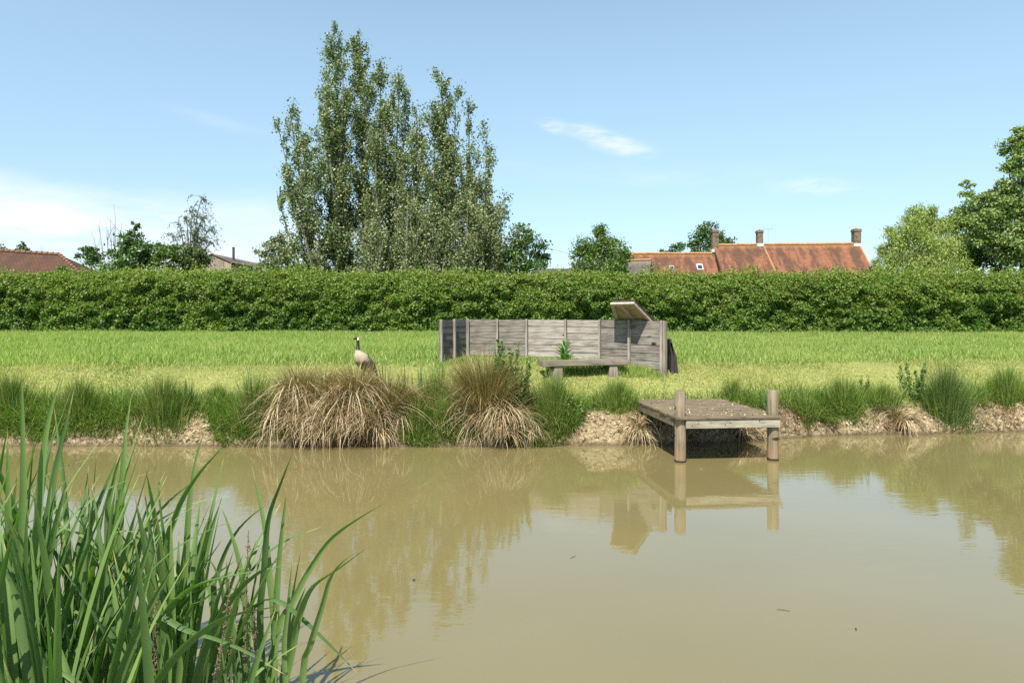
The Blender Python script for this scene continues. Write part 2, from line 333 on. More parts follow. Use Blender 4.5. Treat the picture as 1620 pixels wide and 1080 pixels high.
M_['stack'] = brick_mat('chimney_brick', (.19, .13, .09), (.14, .095, .065), (.18, .155, .125), (.06, .055, .038))
M_['lead'] = plain('lead_flashing', (.62, .60, .57), .6, .3, .1)
M_['plank'] = wood_mat('barn_plank', (.36, .29, .24), (.16, .12, .10), (8, 8, .6), False)
M_['metal'] = plain('grey_metal', (.3, .31, .32), .4, .5, .1)
M_['glass'] = plain('window_glass', (.03, .04, .05), .08, .6, .1)
M_['white'] = plain('white_paint', (.75, .74, .7), .5, .3, .05)
M_['litter'] = leaf_mat('leaf_litter', [(0, (.12, .08, .04)), (.5, (.35, .27, .14)), (.8, (.55, .48, .30)), (1, (.7, .65, .52))], .7, .2, 0.0)

# ------------------------------------------------------------------ terrain and water
XW = np.array([-60, -16, -10, -7.2, -4.6, -2.6, -.9, 1.3, 2.4, 4.1, 5.2, 8.4, 12, 18, 60.])
YW = np.array([9.9, 9.9, 9.85, 9.76, 9.72, 9.62, 9.72, 9.76, 9.95, 10.35, 10.6, 11.05, 11.5, 12.2, 12.4])
S_ = np.array([-4, -1.5, -.5, 0, .05, .13, .24, .42, .8, 1.1, 1.5, 1.9, 2.4, 3.2, 18, 60, 2000.])
Z_ = np.array([-1.2, -.8, -.3, 0, .09, .22, .33, .44, .53, .62, .80, .93, 1.0, 1.06, 1.385, 1.5, 1.5])
def shore(x): return np.interp(x, XW, YW) + .22 * fbm(np.asarray(x) * .9, 3.3, 2) + .10 * fbm(np.asarray(x) * 4.1, 8.1, 2)
def sdist(x, y):
    x = np.asarray(x, float); y = np.asarray(y, float)
    return np.maximum(np.maximum(y - shore(x), 1.5 + .2 * vn(x * .8, 2) - y), np.maximum(-19 - x, x - 24))
def zg(x, y, rough=True):
    s = sdist(x, y); z = np.interp(s, S_, Z_)
    near = (np.asarray(y, float) < 5)
    z = np.where(near & (s > 0), np.minimum(z, .42 + 0 * z), z)
    if rough:
        k = np.exp(-((s - .22) / .28) ** 2)
        z = z + k * (.13 * fbm(np.asarray(x) * 5, np.asarray(y) * 5, 3) + .05 * fbm(np.asarray(x) * 19, np.asarray(y) * 19, 2)) * (s > 0) + .03 * fbm(np.asarray(x) * 1.1, np.asarray(y) * 1.1, 2)
    return z
def axis(segs):
    out = []
    for a, b, d in segs: out += list(np.arange(a, b, d))
    return np.array(out + [segs[-1][1]])
gx = axis([(-900, -60, 60), (-60, -14, 1.2), (-14, 15, .07), (15, 60, 1.2), (60, 960, 60)])
gy = axis([(-300, -20, 40), (-20, 0, 2), (0, 9, .35), (9, 13.2, .055), (13.2, 30, .45), (30, 80, 3), (80, 1600, 80)])
GX, GY = np.meshgrid(gx, gy); GZ = zg(GX, GY)
nx_, ny_ = len(gx), len(gy)
I = (np.arange(ny_ - 1)[:, None] * nx_ + np.arange(nx_ - 1)[None, :]).ravel()
me = mesh_np('ground', np.stack([GX, GY, GZ], 2).reshape(-1, 3), np.stack([I, I + 1, I + nx_ + 1, I + nx_], 1))
SD = sdist(GX, GY)
soil = np.clip((.52 + .30 * fbm(GX * 2.1, GY * 2.1, 3) - SD) / .18, 0, 1)
mown = np.clip((2.55 + .25 * fbm(GX * .5, GY * .5, 2) - SD) / .15, 0, 1)
for nm, arr in (('soil', soil), ('mown', mown)):
    a = me.attributes.new(nm, 'FLOAT', 'POINT'); a.data.foreach_set('value', arr.ravel().astype(np.float32))
gm, t, b = mat('ground_soil_and_turf', .95, .1)
tcn = nd(t, 'ShaderNodeTexCoord'); P = tcn.outputs['Object']
n1 = nd(t, 'ShaderNodeTexNoise', {'Vector': P, 'Scale': 1.3, 'Detail': 6.0}); n2 = nd(t, 'ShaderNodeTexNoise', {'Vector': P, 'Scale': 16.0, 'Detail': 6.0, 'Roughness': .7})
wv = nd(t, 'ShaderNodeVectorMath', {0: P, 1: nd(t, 'ShaderNodeVectorMath', {0: nd(t, 'ShaderNodeTexNoise', {'Vector': P, 'Scale': 7.0, 'Detail': 4.0}).outputs['Color'], 1: (.22, .22, .22)}, operation='MULTIPLY').outputs[0]}, operation='ADD').outputs[0]
vo = nd(t, 'ShaderNodeTexVoronoi', {'Vector': wv, 'Scale': 9.0}, feature='DISTANCE_TO_EDGE')
soilc = ramp(t, n2.outputs[0], [(.34, (.085, .058, .03)), (.48, (.26, .20, .115)), (.64, (.41, .335, .215))])
soilc = mixc(t, math_(t, 'MULTIPLY', smooth(t, vo.outputs[0], .03, .0), .35), soilc, (.14, .09, .05))
grassc = ramp(t, n1.outputs[0], [(.35, (.09, .16, .025)), (.65, (.15, .22, .04))])
mownc = ramp(t, n2.outputs[0], [(.35, (.17, .21, .05)), (.65, (.34, .32, .12))])
c = mixc(t, nd(t, 'ShaderNodeAttribute', attribute_name='mown').outputs['Fac'], grassc, mownc)
c = mixc(t, nd(t, 'ShaderNodeAttribute', attribute_name='soil').outputs['Fac'], c, soilc)
sz = nd(t, 'ShaderNodeSeparateXYZ', {0: P})
c = mixc(t, math_(t, 'MULTIPLY', smooth(t, math_(t, 'ADD', sz.outputs[2], math_(t, 'MULTIPLY', n2.outputs[0], .06)), .12, .04), .8), c, (.085, .062, .034))
t.links.new(c, b.inputs['Base Color'])
hgt = math_(t, 'ADD', n2.outputs[0], math_(t, 'MULTIPLY', smooth(t, vo.outputs[0], 0, .12), .15))
t.links.new(nd(t, 'ShaderNodeBump', {'Height': hgt, 'Strength': 1.0, 'Distance': .05}).outputs[0], b.inputs['Normal'])
tag(link('ground', me, gm, smooth_=True), kind='structure')

wm, t, b = mat('muddy_pond_water', .015, .5)
b.inputs['IOR'].default_value = 1.7
tcn = nd(t, 'ShaderNodeTexCoord'); P = tcn.outputs['Object']
n = nd(t, 'ShaderNodeTexNoise', {'Vector': P, 'Scale': .5, 'Detail': 3.0})
t.links.new(ramp(t, n.outputs[0], [(.3, (.150, .124, .051)), (.7, (.166, .138, .061))]), b.inputs['Base Color'])
r1 = nd(t, 'ShaderNodeTexNoise', {'Vector': nd(t, 'ShaderNodeMapping', {0: P, 'Scale': (1.0, 2.6, 1)}).outputs[0], 'Scale': 3.4, 'Detail': 3.0, 'Roughness': .55})
r2 = nd(t, 'ShaderNodeTexNoise', {'Vector': P, 'Scale': .45, 'Detail': 2.0})
r3 = nd(t, 'ShaderNodeTexNoise', {'Vector': nd(t, 'ShaderNodeMapping', {0: P, 'Scale': (2.0, 9, 1)}).outputs[0], 'Scale': 2.2, 'Detail': 2.0})
patch = smooth(t, r2.outputs[0], .42, .66)
h = math_(t, 'ADD', math_(t, 'MULTIPLY', r1.outputs[0], math_(t, 'MULTIPLY_ADD', patch, .9, .25)), math_(t, 'MULTIPLY', math_(t, 'MULTIPLY', r3.outputs[0], patch), .35))
t.links.new(nd(t, 'ShaderNodeBump', {'Height': h, 'Strength': .08, 'Distance': .022}).outputs[0], b.inputs['Normal'])
me = mesh_np('pond_water', [(-22, 0, 0), (27, 0, 0), (27, 14.5, 0), (-22, 14.5, 0)], [(0, 1, 2, 3)])
tag(link('pond_water', me, wm), kind='structure')

# ------------------------------------------------------------------ grass (stuff)
def frustum_pts(rng, n, y0, y1, margin=1.5, pw=1.0):
    Y = y0 + (y1 - y0) * rng.random(n) ** pw; x = (rng.random(n) * 2 - 1) * (.77 * Y + margin); return x, Y
rng = np.random.default_rng(11)
def grass(name, n, y0, y1, smin, smax, hmin, hmax, wd, m, lean=.5, bend=.9, seg=2, seed=1, keep=None, edge=0.0):
    rng = np.random.default_rng(seed); x, y = frustum_pts(rng, n, y0, y1)
    s = sdist(x, y); s2 = s + edge * fbm(x * .8, y * .8, 3) + rng.normal(size=n) * .22; k = (s2 > smin) & (s2 < smax)
    jx, jy = x - 2.0 - (y - 8.64) * -.096, y
    k &= ~((y > 8.4) & (y < 10.65) & (x > 2.05 - (y - 8.64) * .096 - .03) & (x < 3.45 - (y - 8.64) * .096 + .03))
    if keep is not None: k &= keep(x, y, s, rng)
    x, y = x[k], y[k]; n = len(x)
    hh = (hmin + (hmax - hmin) * rng.random(n) ** 1.5) * (1 + 1.0 * fbm(x * .9, y * .9, 3))
    V, Fq = blades(np.stack([x, y, zg(x, y) - .01], 1), rng.random(n) * 6.283, np.maximum(hh, .02), wd * (.6 + .8 * rng.random(n)), lean * rng.random(n), bend * rng.random(n), seg, spin=rng.normal(size=n) * .8)
    return tag(link(name, mesh_np(name, V, Fq), m), kind='stuff')
SCREEN_X = [(p - 810) * y / 1080 for p, y in ((695, 12.15), (738, 13.1), (787, 13.12), (834, 13.0), (896, 12.72), (950, 12.4), (1048, 11.67))]; SCREEN_Y = [12.15, 13.1, 13.12, 13.0, 12.72, 12.4, 11.67]
def behind_screen(x, y, s, r): return ~((x > SCREEN_X[0]) & (x < SCREEN_X[-1]) & (y < np.interp(x, SCREEN_X, SCREEN_Y) + .05))
grass('meadow_grass', 340000, 11.9, 28.2, 2.5, 99, .04, .15, .014, M_['meadow'], seed=2, edge=.5, keep=behind_screen)
grass('mown_grass', 400000, 9.9, 14.5, .55, 3.5, .015, .06, .009, M_['mown'], lean=1.0, bend=.8, seed=3, edge=.25, keep=lambda x, y, s, r: (s < 2.75 + r.normal(size=len(x)) * .12) | ~behind_screen(x, y, s, r))
BARE = ([-30, -7.2, -5.6, -5.2, -4.5, -4.3, .9, 1.15, 1.95, 3.3, 3.5, 4.3, 4.6, 5.4, 5.6, 6.3, 6.5, 7.2, 7.4, 9, 30], [.0, .0, .25, .9, .9, .1, .1, 1, 1, 1, .8, .8, .35, .35, .8, .5, .3, .5, .9, .9, .6])
def bare_frac(x): return np.interp(x, *BARE)
grass('bank_grass', 200000, 9.6, 13.2, .06, 1.0, .08, .30, .010, M_['bank'], lean=.7, bend=1.2, seg=3, seed=4, edge=.35, keep=lambda x, y, s, r: (s > .06 + .36 * bare_frac(x) + .12 * fbm(x * 2.5, 3, 2)) & (fbm(x * 1.3, y * .9, 2) > -.22 - .25 * (s > .45)) & (r.random(len(x)) < np.interp(s, [.5, 1.0], [1, .25])))
rng = np.random.default_rng(14); n = 110000; x = rng.uniform(-9.5, 11.5, n); s = rng.uniform(-.01, .60, n); y = shore(x) + s
k = (s > -.01 + .40 * bare_frac(x) + .12 * fbm(x * 2.2, 6, 2)) & (rng.random(n) < 1.02 - .8 * bare_frac(x)) & (fbm(x * 2.1, 1.7, 2) > -.3) & ~((x > 1.9) & (x < 3.4)); x, y = x[k], y[k]; n = len(x)
V, Fq = blades(np.stack([x, y, zg(x, y) - .01], 1), rng.normal(-1.57, .8, n), rng.uniform(.10, .36, n) * np.where(s[k] < .15, .75, 1), .009, rng.uniform(.1, .9, n), rng.uniform(.5, 2.0, n), 4, spin=rng.normal(size=n))
tag(link('overhanging_grass', mesh_np('overhanging_grass', V, Fq), M_['bank']), kind='stuff')
# roots and dead fibres hanging out of the bank
rng = np.random.default_rng(8); n = 26000; x = rng.uniform(-9, 11, n); y = shore(x) + rng.uniform(.03, .46, n)
rf = np.interp(x, [-30, -5.6, -4.6, -4.3, -.2, .1, 1.0, 1.3, 1.9, 3.4, 4.4, 5.4, 5.6, 6.2, 6.6, 7.5, 8.2, 30], [.04, .12, .3, .06, .1, .9, .9, .25, .6, .5, .9, .9, .2, .9, .3, .3, .8, .5])
k = (rng.random(n) < rf) & (fbm(x * 1.9, 5.5, 2) > -.1) & ~((x > 1.95) & (x < 3.0)); x, y = x[k], y[k]; n = len(x)
V, Fq = blades(np.stack([x, y, zg(x, y) + .015], 1), rng.normal(-1.57, .9, n), rng.uniform(.06, .24, n), .006, rng.uniform(.6, 1.6, n), rng.uniform(.6, 1.5, n), 3, spin=rng.normal(size=n))
tag(link('bank_roots', mesh_np('bank_roots', V, Fq), M_['root']), kind='stuff')

# clods and stones of the bare bank
rng = np.random.default_rng(18); n = 9000; x = rng.uniform(-9, 11, n); y = shore(x) + .03 + .5 * rng.random(n) ** 1.2
k = rng.random(n) < bare_frac(x) * .9 + .1; x, y = x[k], y[k]; n = len(x); sz_ = .008 + .03 * rng.random(n) ** 3
oc = np.array([[1, 0, 0], [-1, 0, 0], [0, 1, 0], [0, -1, 0], [0, 0, 1], [0, 0, -1.]]); V = np.stack([x, y, zg(x, y)], 1)[:, None, :] + oc[None] * sz_[:, None, None] * rng.uniform(.5, 1.3, (n, 6, 1)) + rng.normal(size=(n, 6, 3)) * sz_[:, None, None] * .3
fo = np.array([[0, 2, 4], [2, 1, 4], [1, 3, 4], [3, 0, 4], [2, 0, 5], [1, 2, 5], [3, 1, 5], [0, 3, 5]])
tag(link('soil_clods', mesh_np('soil_clods', V.reshape(-1, 3), (np.arange(n)[:, None, None] * 6 + fo[None]).reshape(-1, 3)), leaf_mat('clod', [(0, (.10, .07, .038)), (.5, (.29, .225, .13)), (1, (.46, .39, .26))], .95, .05, 0.0)), kind='stuff')
# ------------------------------------------------------------------ clumps along the bank
def clump(name, label, cat, px, Y, rx, h, n, m, wd=.009, lean=.35, bend=.5, seed=0, group=None, ry=None, z=None, seg=4):
    rng = np.random.default_rng(seed + 100); x0 = X(px, Y); rx *= 1.45; n = int(n * 1.7); ry = ry or rx * .6
    a = rng.random(n) * 6.283; r = np.minimum(np.abs(rng.normal(size=n)) * .62, 1.6); bx = x0 + np.cos(a) * r * rx * .55; by = Y + np.sin(a) * r * ry * .55
    bz = zg(bx, by) - .03 if z is None else np.full(n, z)
    out = np.arctan2(np.sin(a) * ry, np.cos(a) * rx) + rng.normal(size=n) * .5
    hh = h * (.32 + .82 * rng.random(n)) * np.maximum(1.08 - .42 * r, .25)
    V, Fq = blades(np.stack([bx, by, bz], 1), out, hh, wd * (.7 + .6 * rng.random(n)), lean * r * rng.random(n) + .03, bend * rng.random(n) ** 1.5, seg, spin=rng.normal(size=n) * .9)
    o = link(name, mesh_np(name, V, Fq), m)
    z0 = float(zg(x0, Y)) if z is None else z
    me = o.data; me.transform(Matrix.Translation((-x0, -Y, -z0))); o.location = (x0, Y, z0)
    return tag(o, label, cat, group)
RG = 'rush clumps on the far bank'
CL = [ # px, Y, rx, h, n, mat, label
 (15, 10.1, .42, .62, 1100, 'rush', 'rush clump at the far left edge of the bank behind the reeds'),
 (125, 10.0, .42, .56, 1200, 'rush', 'rounded green rush clump behind the left reed leaves'),
 (258, 10.0, .55, .60, 1800, 'rush', 'broad green rush clump above the pale bare bank on the left'),
 (345, 10.45, .30, .34, 600, 'bank', 'small loose grass tuft between the broad rush clump and the straw tussock'),
 (402, 9.82, .26, .80, 1000, 'rush', 'upright green rush clump at the left side of the big straw tussock'),
 (660, 9.78, .22, .52, 500, 'rush', 'low green rush clump at the waterline right of the big straw tussock'),
 (705, 9.80, .22, .52, 600, 'rush', 'low green rush clump at the waterline left of the pale tussock'),
 (690, 10.3, .34, .62, 900, 'bank', 'yellowish green grass tuft between the two tussocks'),
 (878, 10.02, .36, .66, 1500, 'rush', 'green rush clump right of the leafy weed'),
 (975, 10.35, .40, .44, 1300, 'bank', 'low bright grass clump left of the jetty'),
 (1158, 10.9, .24, .38, 700, 'rush', 'small rush clump behind the jetty deck'),
 (1275, 10.75, .24, .40, 700, 'rush', 'low rush clump just right of the jetty'),
 (1335, 10.95, .40, .50, 1300, 'bank', 'bright grassy clump over brown roots right of the jetty'),
 (1400, 11.1, .34, .40, 900, 'bank', 'pale grass clump left of the tall dark rushes'),
 (1500, 11.0, .36, .86, 1300, 'rush_dark', 'tall dark green rush clump at the water on the right'),
 (1592, 11.5, .40, .60, 1300, 'bank', 'grass clump on the bank at the right edge of the picture'),
]
for i, (px, Y, rx, h, n, m, lab) in enumerate(CL):
    clump('rush_clump' if m != 'bank' else 'grass_clump', lab, 'rushes' if m != 'bank' else 'grass clump', px, Y, rx, h, n, M_[m], .0085, .55, .75, i, RG)
IR = [(300, 10.2, .12, .52, 26, 'narrow iris leaves standing on the bank above the bare soil'),
      (390, 10.0, .12, .62, 22, 'iris leaves left of the big straw tussock'),
      (608, 10.5, .16, .70, 26, 'iris leaves behind the right end of the big straw tussock'),
      (640, 10.15, .14, .66, 30, 'bluish iris leaves low between the two tussocks'),
      (664, 10.5, .12, .62, 24, 'iris leaves in front of the left end of the wooden screen'),
      (698, 10.45, .13, .72, 28, 'tall iris leaves just left of the pale tussock'),
      (1208, 10.6, .06, .34, 12, 'thin green iris leaves under the right side of the jetty'),
      (22, 10.0, .14, .5, 26, 'dark iris leaves at the far left of the bank')]
for i, (px, Y, rx, h, n, lab) in enumerate(IR):
    clump('iris_plant', lab, 'iris', px, Y, rx, h, n, M_['iris'], .028, .3, .3, 40 + i, 'iris plants on the far bank')

def tussock(name, label, px, Y, crowns, seed):
    """crowns: (px, dy, radius, crown_height, tuft_height, n_skirt, n_tuft)"""
    rng = np.random.default_rng(seed); x0 = X(px, Y)
    t = thing(name, label, 'tussock', (x0, Y, 0), 'sedge tussocks on the bank')
    sk, tu, mb = [], [], []
    for (cp, dy, rad, ch, th, ns, nt_) in crowns:
        cx, cy = X(cp, Y), Y + dy
        nl_ = max(10, ns // 28); lk = rng.integers(0, nl_, ns); la = rng.random(nl_) * 6.283; lz = ch * (.30 + .70 * rng.random(nl_)); ll = rng.uniform(.5, 1.2, nl_); lt = rng.uniform(.3, 1.35, nl_); lbd = rng.uniform(.8, 2.1, nl_); lsp = rng.normal(size=nl_) * .7
        a = la[lk] + rng.normal(size=ns) * .26; r = np.sqrt(rng.random(ns)); zz = np.clip(lz[lk] + rng.normal(size=ns) * .035, .05, ch * 1.05)
        rr = rad * .62 * np.sqrt(np.maximum(1 - (zz / (ch * 1.15)) ** 2, .05)) * (.6 + .4 * r)
        base = np.stack([cx + np.cos(a) * rr, cy + np.sin(a) * rr * .8, zz], 1)
        L = (zz * .75 + .15 + .3 * rng.random(ns)) * (.75 + .4 * rng.random(ns)) * ll[lk]
        sk.append(blades(base, a + lsp[lk] + rng.normal(size=ns) * .4, L, .0085 * (.7 + .6 * rng.random(ns)), np.abs(lt[lk] + rng.normal(size=ns) * .22), lbd[lk] + rng.normal(size=ns) * .3, 5, .8, rng.normal(size=ns) * .8))
        a = rng.random(nt_) * 6.283; r = np.sqrt(rng.random(nt_)); rr = rad * .5 * r
        base = np.stack([cx + np.cos(a) * rr, cy + np.sin(a) * rr * .8, ch * (.7 + .3 * rng.random(nt_)) * (1 - .3 * r)], 1)
        tu.append(blades(base, a + rng.normal(size=nt_) * .6, th * (.45 + .6 * rng.random(nt_)), .0085 * (.7 + .6 * rng.random(nt_)), .15 + .75 * r * rng.random(nt_), rng.uniform(.1, .9, nt_), 4, 1.6, rng.normal(size=nt_) * .8))
        th_ = np.linspace(0, 2 * math.pi, 20, endpoint=False); ph = np.linspace(0, math.pi / 2, 7)
        mb.append((cx, cy, rad * .62, ch * .85))
    V, Fq = join_vf(sk); link('dead_skirt', mesh_np('dead_skirt', V, Fq), M_['straw'], t)
    V, Fq = join_vf(tu); link('leaf_tuft', mesh_np('leaf_tuft', V, Fq), M_['tuft'], t)
    bm = bmesh.new()
    for cx, cy, rd, hh in mb:
        bmesh.ops.create_icosphere(bm, subdivisions=3, radius=1, matrix=Matrix.Translation((cx, cy, -.02)) @ Matrix.Diagonal((rd, rd * .8, hh, 1)))
    for v in bm.verts: v.co += Vector((float(vn(v.co.x * 9, v.co.z * 9)), float(vn(v.co.z * 8, v.co.x * 8)), float(vn(v.co.x * 7 + 9, v.co.y * 7)))) * .1
    me = bpy.data.meshes.new('root_mound'); bm.to_mesh(me); bm.free(); link('root_mound', me, M_['mound'], t)
    return t
tussock('sedge_tussock', 'largest straw coloured sedge tussock, wide and drooping, in front of the goose', 530, 9.85,
        [(442, .02, .28, .50, .50, 800, 500), (462, .22, .30, .80, .62, 700, 1700), (480, -.05, .34, .56, .40, 1300, 500), (508, .15, .36, .78, .62, 1000, 1700), (532, -.06, .34, .62, .40, 1300, 500), (562, .14, .34, .80, .60, 1000, 1600), (588, -.04, .34, .52, .45, 1200, 500), (612, .10, .30, .60, .68, 700, 1500), (640, .20, .28, .44, .60, 500, 1100), (655, .3, .26, .4, .6, 200, 900)], 1)
tussock('sedge_tussock', 'tall tussock with upright greenish tuft over a pale skirt, in front of the wooden screen', 778, 9.85,
        [(768, .12, .42, .62, 1.0, 700, 4200), (800, -.02, .40, .50, .34, 1700, 250), (765, .0, .3, .44, .5, 400, 500)], 2)
tussock('sedge_tussock', 'small drooping tuft of dead grass between the two large tussocks', 712, 9.95,
        [(712, 0, .2, .44, .2, 420, 60)], 3)
tussock('sedge_tussock', 'brown dead tuft hanging at the bank left of the tall dark rushes', 1425, 10.85, [(1425, 0, .22, .26, .22, 420, 120)], 4)
tussock('sedge_tussock', 'pale dead fibres hanging beside the left end of the jetty', 1010, 9.95, [(1008, 0, .16, .34, .16, 420, 60)], 5)
tussock('sedge_tussock', 'dark brown fibrous tuft under the right side of the jetty', 1178, 10.2, [(1176, 0, .18, .26, .12, 420, 40)], 6)
tussock('sedge_tussock', 'low straw tuft at the waterline below the big green rushes', 850, 9.85, [(845, 0, .22, .18, .12, 420, 40)], 7)

def leafy(name, label, cat, px, Y, stems, hgt, spread, ls, m, seed, group=None, z=None):
    rng = np.random.default_rng(seed); x0 = X(px, Y); z0 = float(zg(x0, Y)) if z is None else z
    t = thing(name, label, cat, (x0, Y, z0), group); mb = MB(); cs = []
    for i in range(stems):
        a = rng.random() * 6.283; ln = hgt * rng.uniform(.55, 1.05); r = spread * math.sqrt(rng.random())
        p0 = np.array([x0 + r * .4 * math.cos(a), Y + r * .4 * math.sin(a), z0 - .02]); p2 = np.array([x0 + r * math.cos(a), Y + r * math.sin(a), z0 + ln]); p1 = (p0 + p2) / 2 + rng.normal(size=3) * .03
        mb.tube([p0, p1, p2], [.006, .005, .002], 5)
        for k in range(int(ln * 130)):
            u = rng.uniform(.12, 1.0); cs.append(p0 * (1 - u) ** 2 + 2 * p1 * u * (1 - u) + p2 * u * u + rng.normal(size=3) * (.05 * (1.15 - u)))
    mb.build('stem', M_['weed'], t); cs = np.array(cs)
    V, Ft = leaves(cs, ls * rng.uniform(.6, 1.2, len(cs)), rng, up=.8, aspect=.45, droop=.2)
    link('foliage', mesh_np('foliage', V, Ft), M_[m], t); return t
leafy('leafy_weed', 'tall leafy weed on the right side of the tall tussock', 'weed', 812, 10.0, 46, 1.22, .32, .058, 'weed', 3, z=.25)
leafy('leafy_weed', 'small leafy weed in front of the green rush clump', 'weed', 905, 9.98, 9, .46, .16, .05, 'weed', 4, z=.28)
leafy('leafy_weed', 'leafy weed in the grass just left of the tall dark rushes', 'weed', 1446, 11.3, 14, .62, .24, .055, 'weed', 5)
leafy('leafy_weed', 'thin seeding weed standing left of the bench', 'weed', 868, 10.9, 4, .34, .14, .04, 'weed', 6)
leafy('leafy_weed', 'low weed on the bank below the mown path on the right', 'weed', 1368, 11.25, 8, .42, .22, .05, 'weed', 12)
leafy('leafy_weed', 'tiny bright weed at the foot of the bank under the leafy weed', 'weed', 840, 9.88, 8, .22, .14, .05, 'dock', 7, z=.1)
# broad dock behind the bench
def dock(label, px, Y, h, n, seed, size=.16):
    rng = np.random.default_rng(seed); x0 = X(px, Y); z0 = float(zg(x0, Y)); t = thing('dock_plant', label, 'dock plant', (x0, Y, z0), 'dock plants in the grass')
    a = rng.random(n) * 6.283; u = np.linspace(.15, 1, n); b_ = np.stack([x0 + .02 * np.cos(a), Y + .02 * np.sin(a), z0 + h * u * .8], 1)
    V, Fq = blades(b_, a, size * (1.25 - .7 * u), .06 * (1.2 - .7 * u), .7 + .3 * rng.random(n), .9 * rng.random(n), 4, cross=True, prof=np.array([.15, .8, 1, .7, .08]))
    link('leaf', mesh_np('leaf', V, Fq), M_['dock'], t)
    mb = MB(); mb.tube([(x0, Y, z0), (x0 + .01, Y, z0 + h * .6), (x0 - .01, Y, z0 + h)], [.009, .007, .003], 6); mb.build('stem', M_['dock'], t)
dock('leafy dock plant growing behind the bench against the sunlit boards', 894, 12.2, .50, 34, 2, .22)
dock('low dock leaves in the meadow grass near the right edge', 1548, 27.4, .7, 26, 3, .34)

# ------------------------------------------------------------------ jetty
JA = math.atan(.096); jx0, jy0 = X(1076, 8.64), 8.64       # front left post
Mj = Matrix.Translation((jx0, jy0, 0)) @ Matrix.Rotation(JA, 4, 'Z')   # local x across, y towards the land
DZ, JW, JL = .576, X(1229, 8.64) - X(1076, 8.64), 1.98
t = M_['pile'].node_tree; b = t.nodes['Principled BSDF']; src = b.inputs['Base Color'].links[0].from_socket
sz = nd(t, 'ShaderNodeSeparateXYZ', {0: nd(t, 'ShaderNodeTexCoord').outputs['Object']}).outputs[2]; nz = nd(t, 'ShaderNodeTexNoise', {'Vector': nd(t, 'ShaderNodeTexCoord').outputs['Object'], 'Scale': 14.0}).outputs[0]
c = mixc(t, math_(t, 'MULTIPLY', smooth(t, math_(t, 'ADD', sz, math_(t, 'MULTIPLY', nz, .25)), .42, .2), .6), src, (.27, .175, .10))
c = mixc(t, smooth(t, math_(t, 'ADD', sz, math_(t, 'MULTIPLY', nz, .03)), .05, .03), c, (.03, .022, .014)); t.links.new(c, b.inputs['Base Color'])
jet = thing('fishing_jetty', 'small weathered timber fishing jetty standing in the pond at the far bank', 'jetty', (jx0, jy0, 0))
rr = random.Random(4)
mb = MB(); k = 15; bw = (JL + .12) / k
for i in range(k):
    y0 = -.12 + i * bw
    mb.box((-.085 + rr.uniform(-.008, .008), y0 + .004, DZ - .032), (JW + .085 + rr.uniform(-.008, .008), y0 + bw - .004, DZ + rr.uniform(-.003, .003)), Mj)
# notch round the posts is hidden by the posts themselves
mb.build('deck', M_['deck'], jet, bevel=.004, seg=1)
for sx in (0, JW):
    mb = MB(); pts = [(sx, 0, -.7), (sx, 0, -.02), (sx + .002, 0, .3), (sx - .002, 0, .6), (sx, 0, .885), (sx, 0, .897)]
    mb.tube([Mj @ Vector(p) for p in pts], [.072, .073, .071, .069, .069, .062], 20)
    o = mb.build('post', M_['pile'], jet, True)
    mb = MB(); mb.tube([Mj @ Vector((sx, 0, .8975)), Mj @ Vector((sx, 0, .9005))], [.06, .058], 20); mb.build('cut_top', M_['deck'], o)
for sx in (.02, JW - .02):
    mb = MB(); mb.tube([Mj @ Vector((sx, JL - .25, -.2)), Mj @ Vector((sx, JL - .25, DZ - .034))], [.06, .06], 14); mb.build('post', M_['pile'], jet, True)
mb = MB(); mb.box((.045, -.10, DZ - .145), (JW + .05, -.055, DZ - .036), Mj); mb.build('front_beam', M_['beam'], jet, bevel=.004)
for sx, nm in ((-.075, 'side_board'), (JW + .05, 'side_board')):
    mb = MB(); mb.box((sx, .06, DZ - .13), (sx + .028, JL, DZ - .036), Mj); mb.build(nm, M_['fascia'], jet)
mb = MB()
for sx in (.3, .75): mb.box((sx, -.04, DZ - .13), (sx + .05, JL, DZ - .037), Mj)
mb.build('joist', M_['fascia'], jet)
for bx in (.12, .2, .55, .62, 1.0):
    mb = MB(); mb.tube([Mj @ Vector((bx, -.1005, DZ - .06 - .05 * (bx * 7 % 1))), Mj @ Vector((bx, -.104, DZ - .06 - .05 * (bx * 7 % 1)))], [.007, .006], 8); mb.build('bolt_head', M_['felt'], jet)
rng = np.random.default_rng(3); n = 330
lx = rng.uniform(-.05, JW + .05, n); ly = JL * rng.random(n) ** 1.3 - .08
cs = np.array([Mj @ Vector((a, b, DZ + .012)) for a, b in zip(lx, ly)])
V, Ft = leaves(cs, (.008 + .034 * rng.random(n) ** 2.5), rng, up=3.5, aspect=.7)
tag(link('leaf_litter', mesh_np('leaf_litter', V, Ft), M_['litter']), kind='stuff')

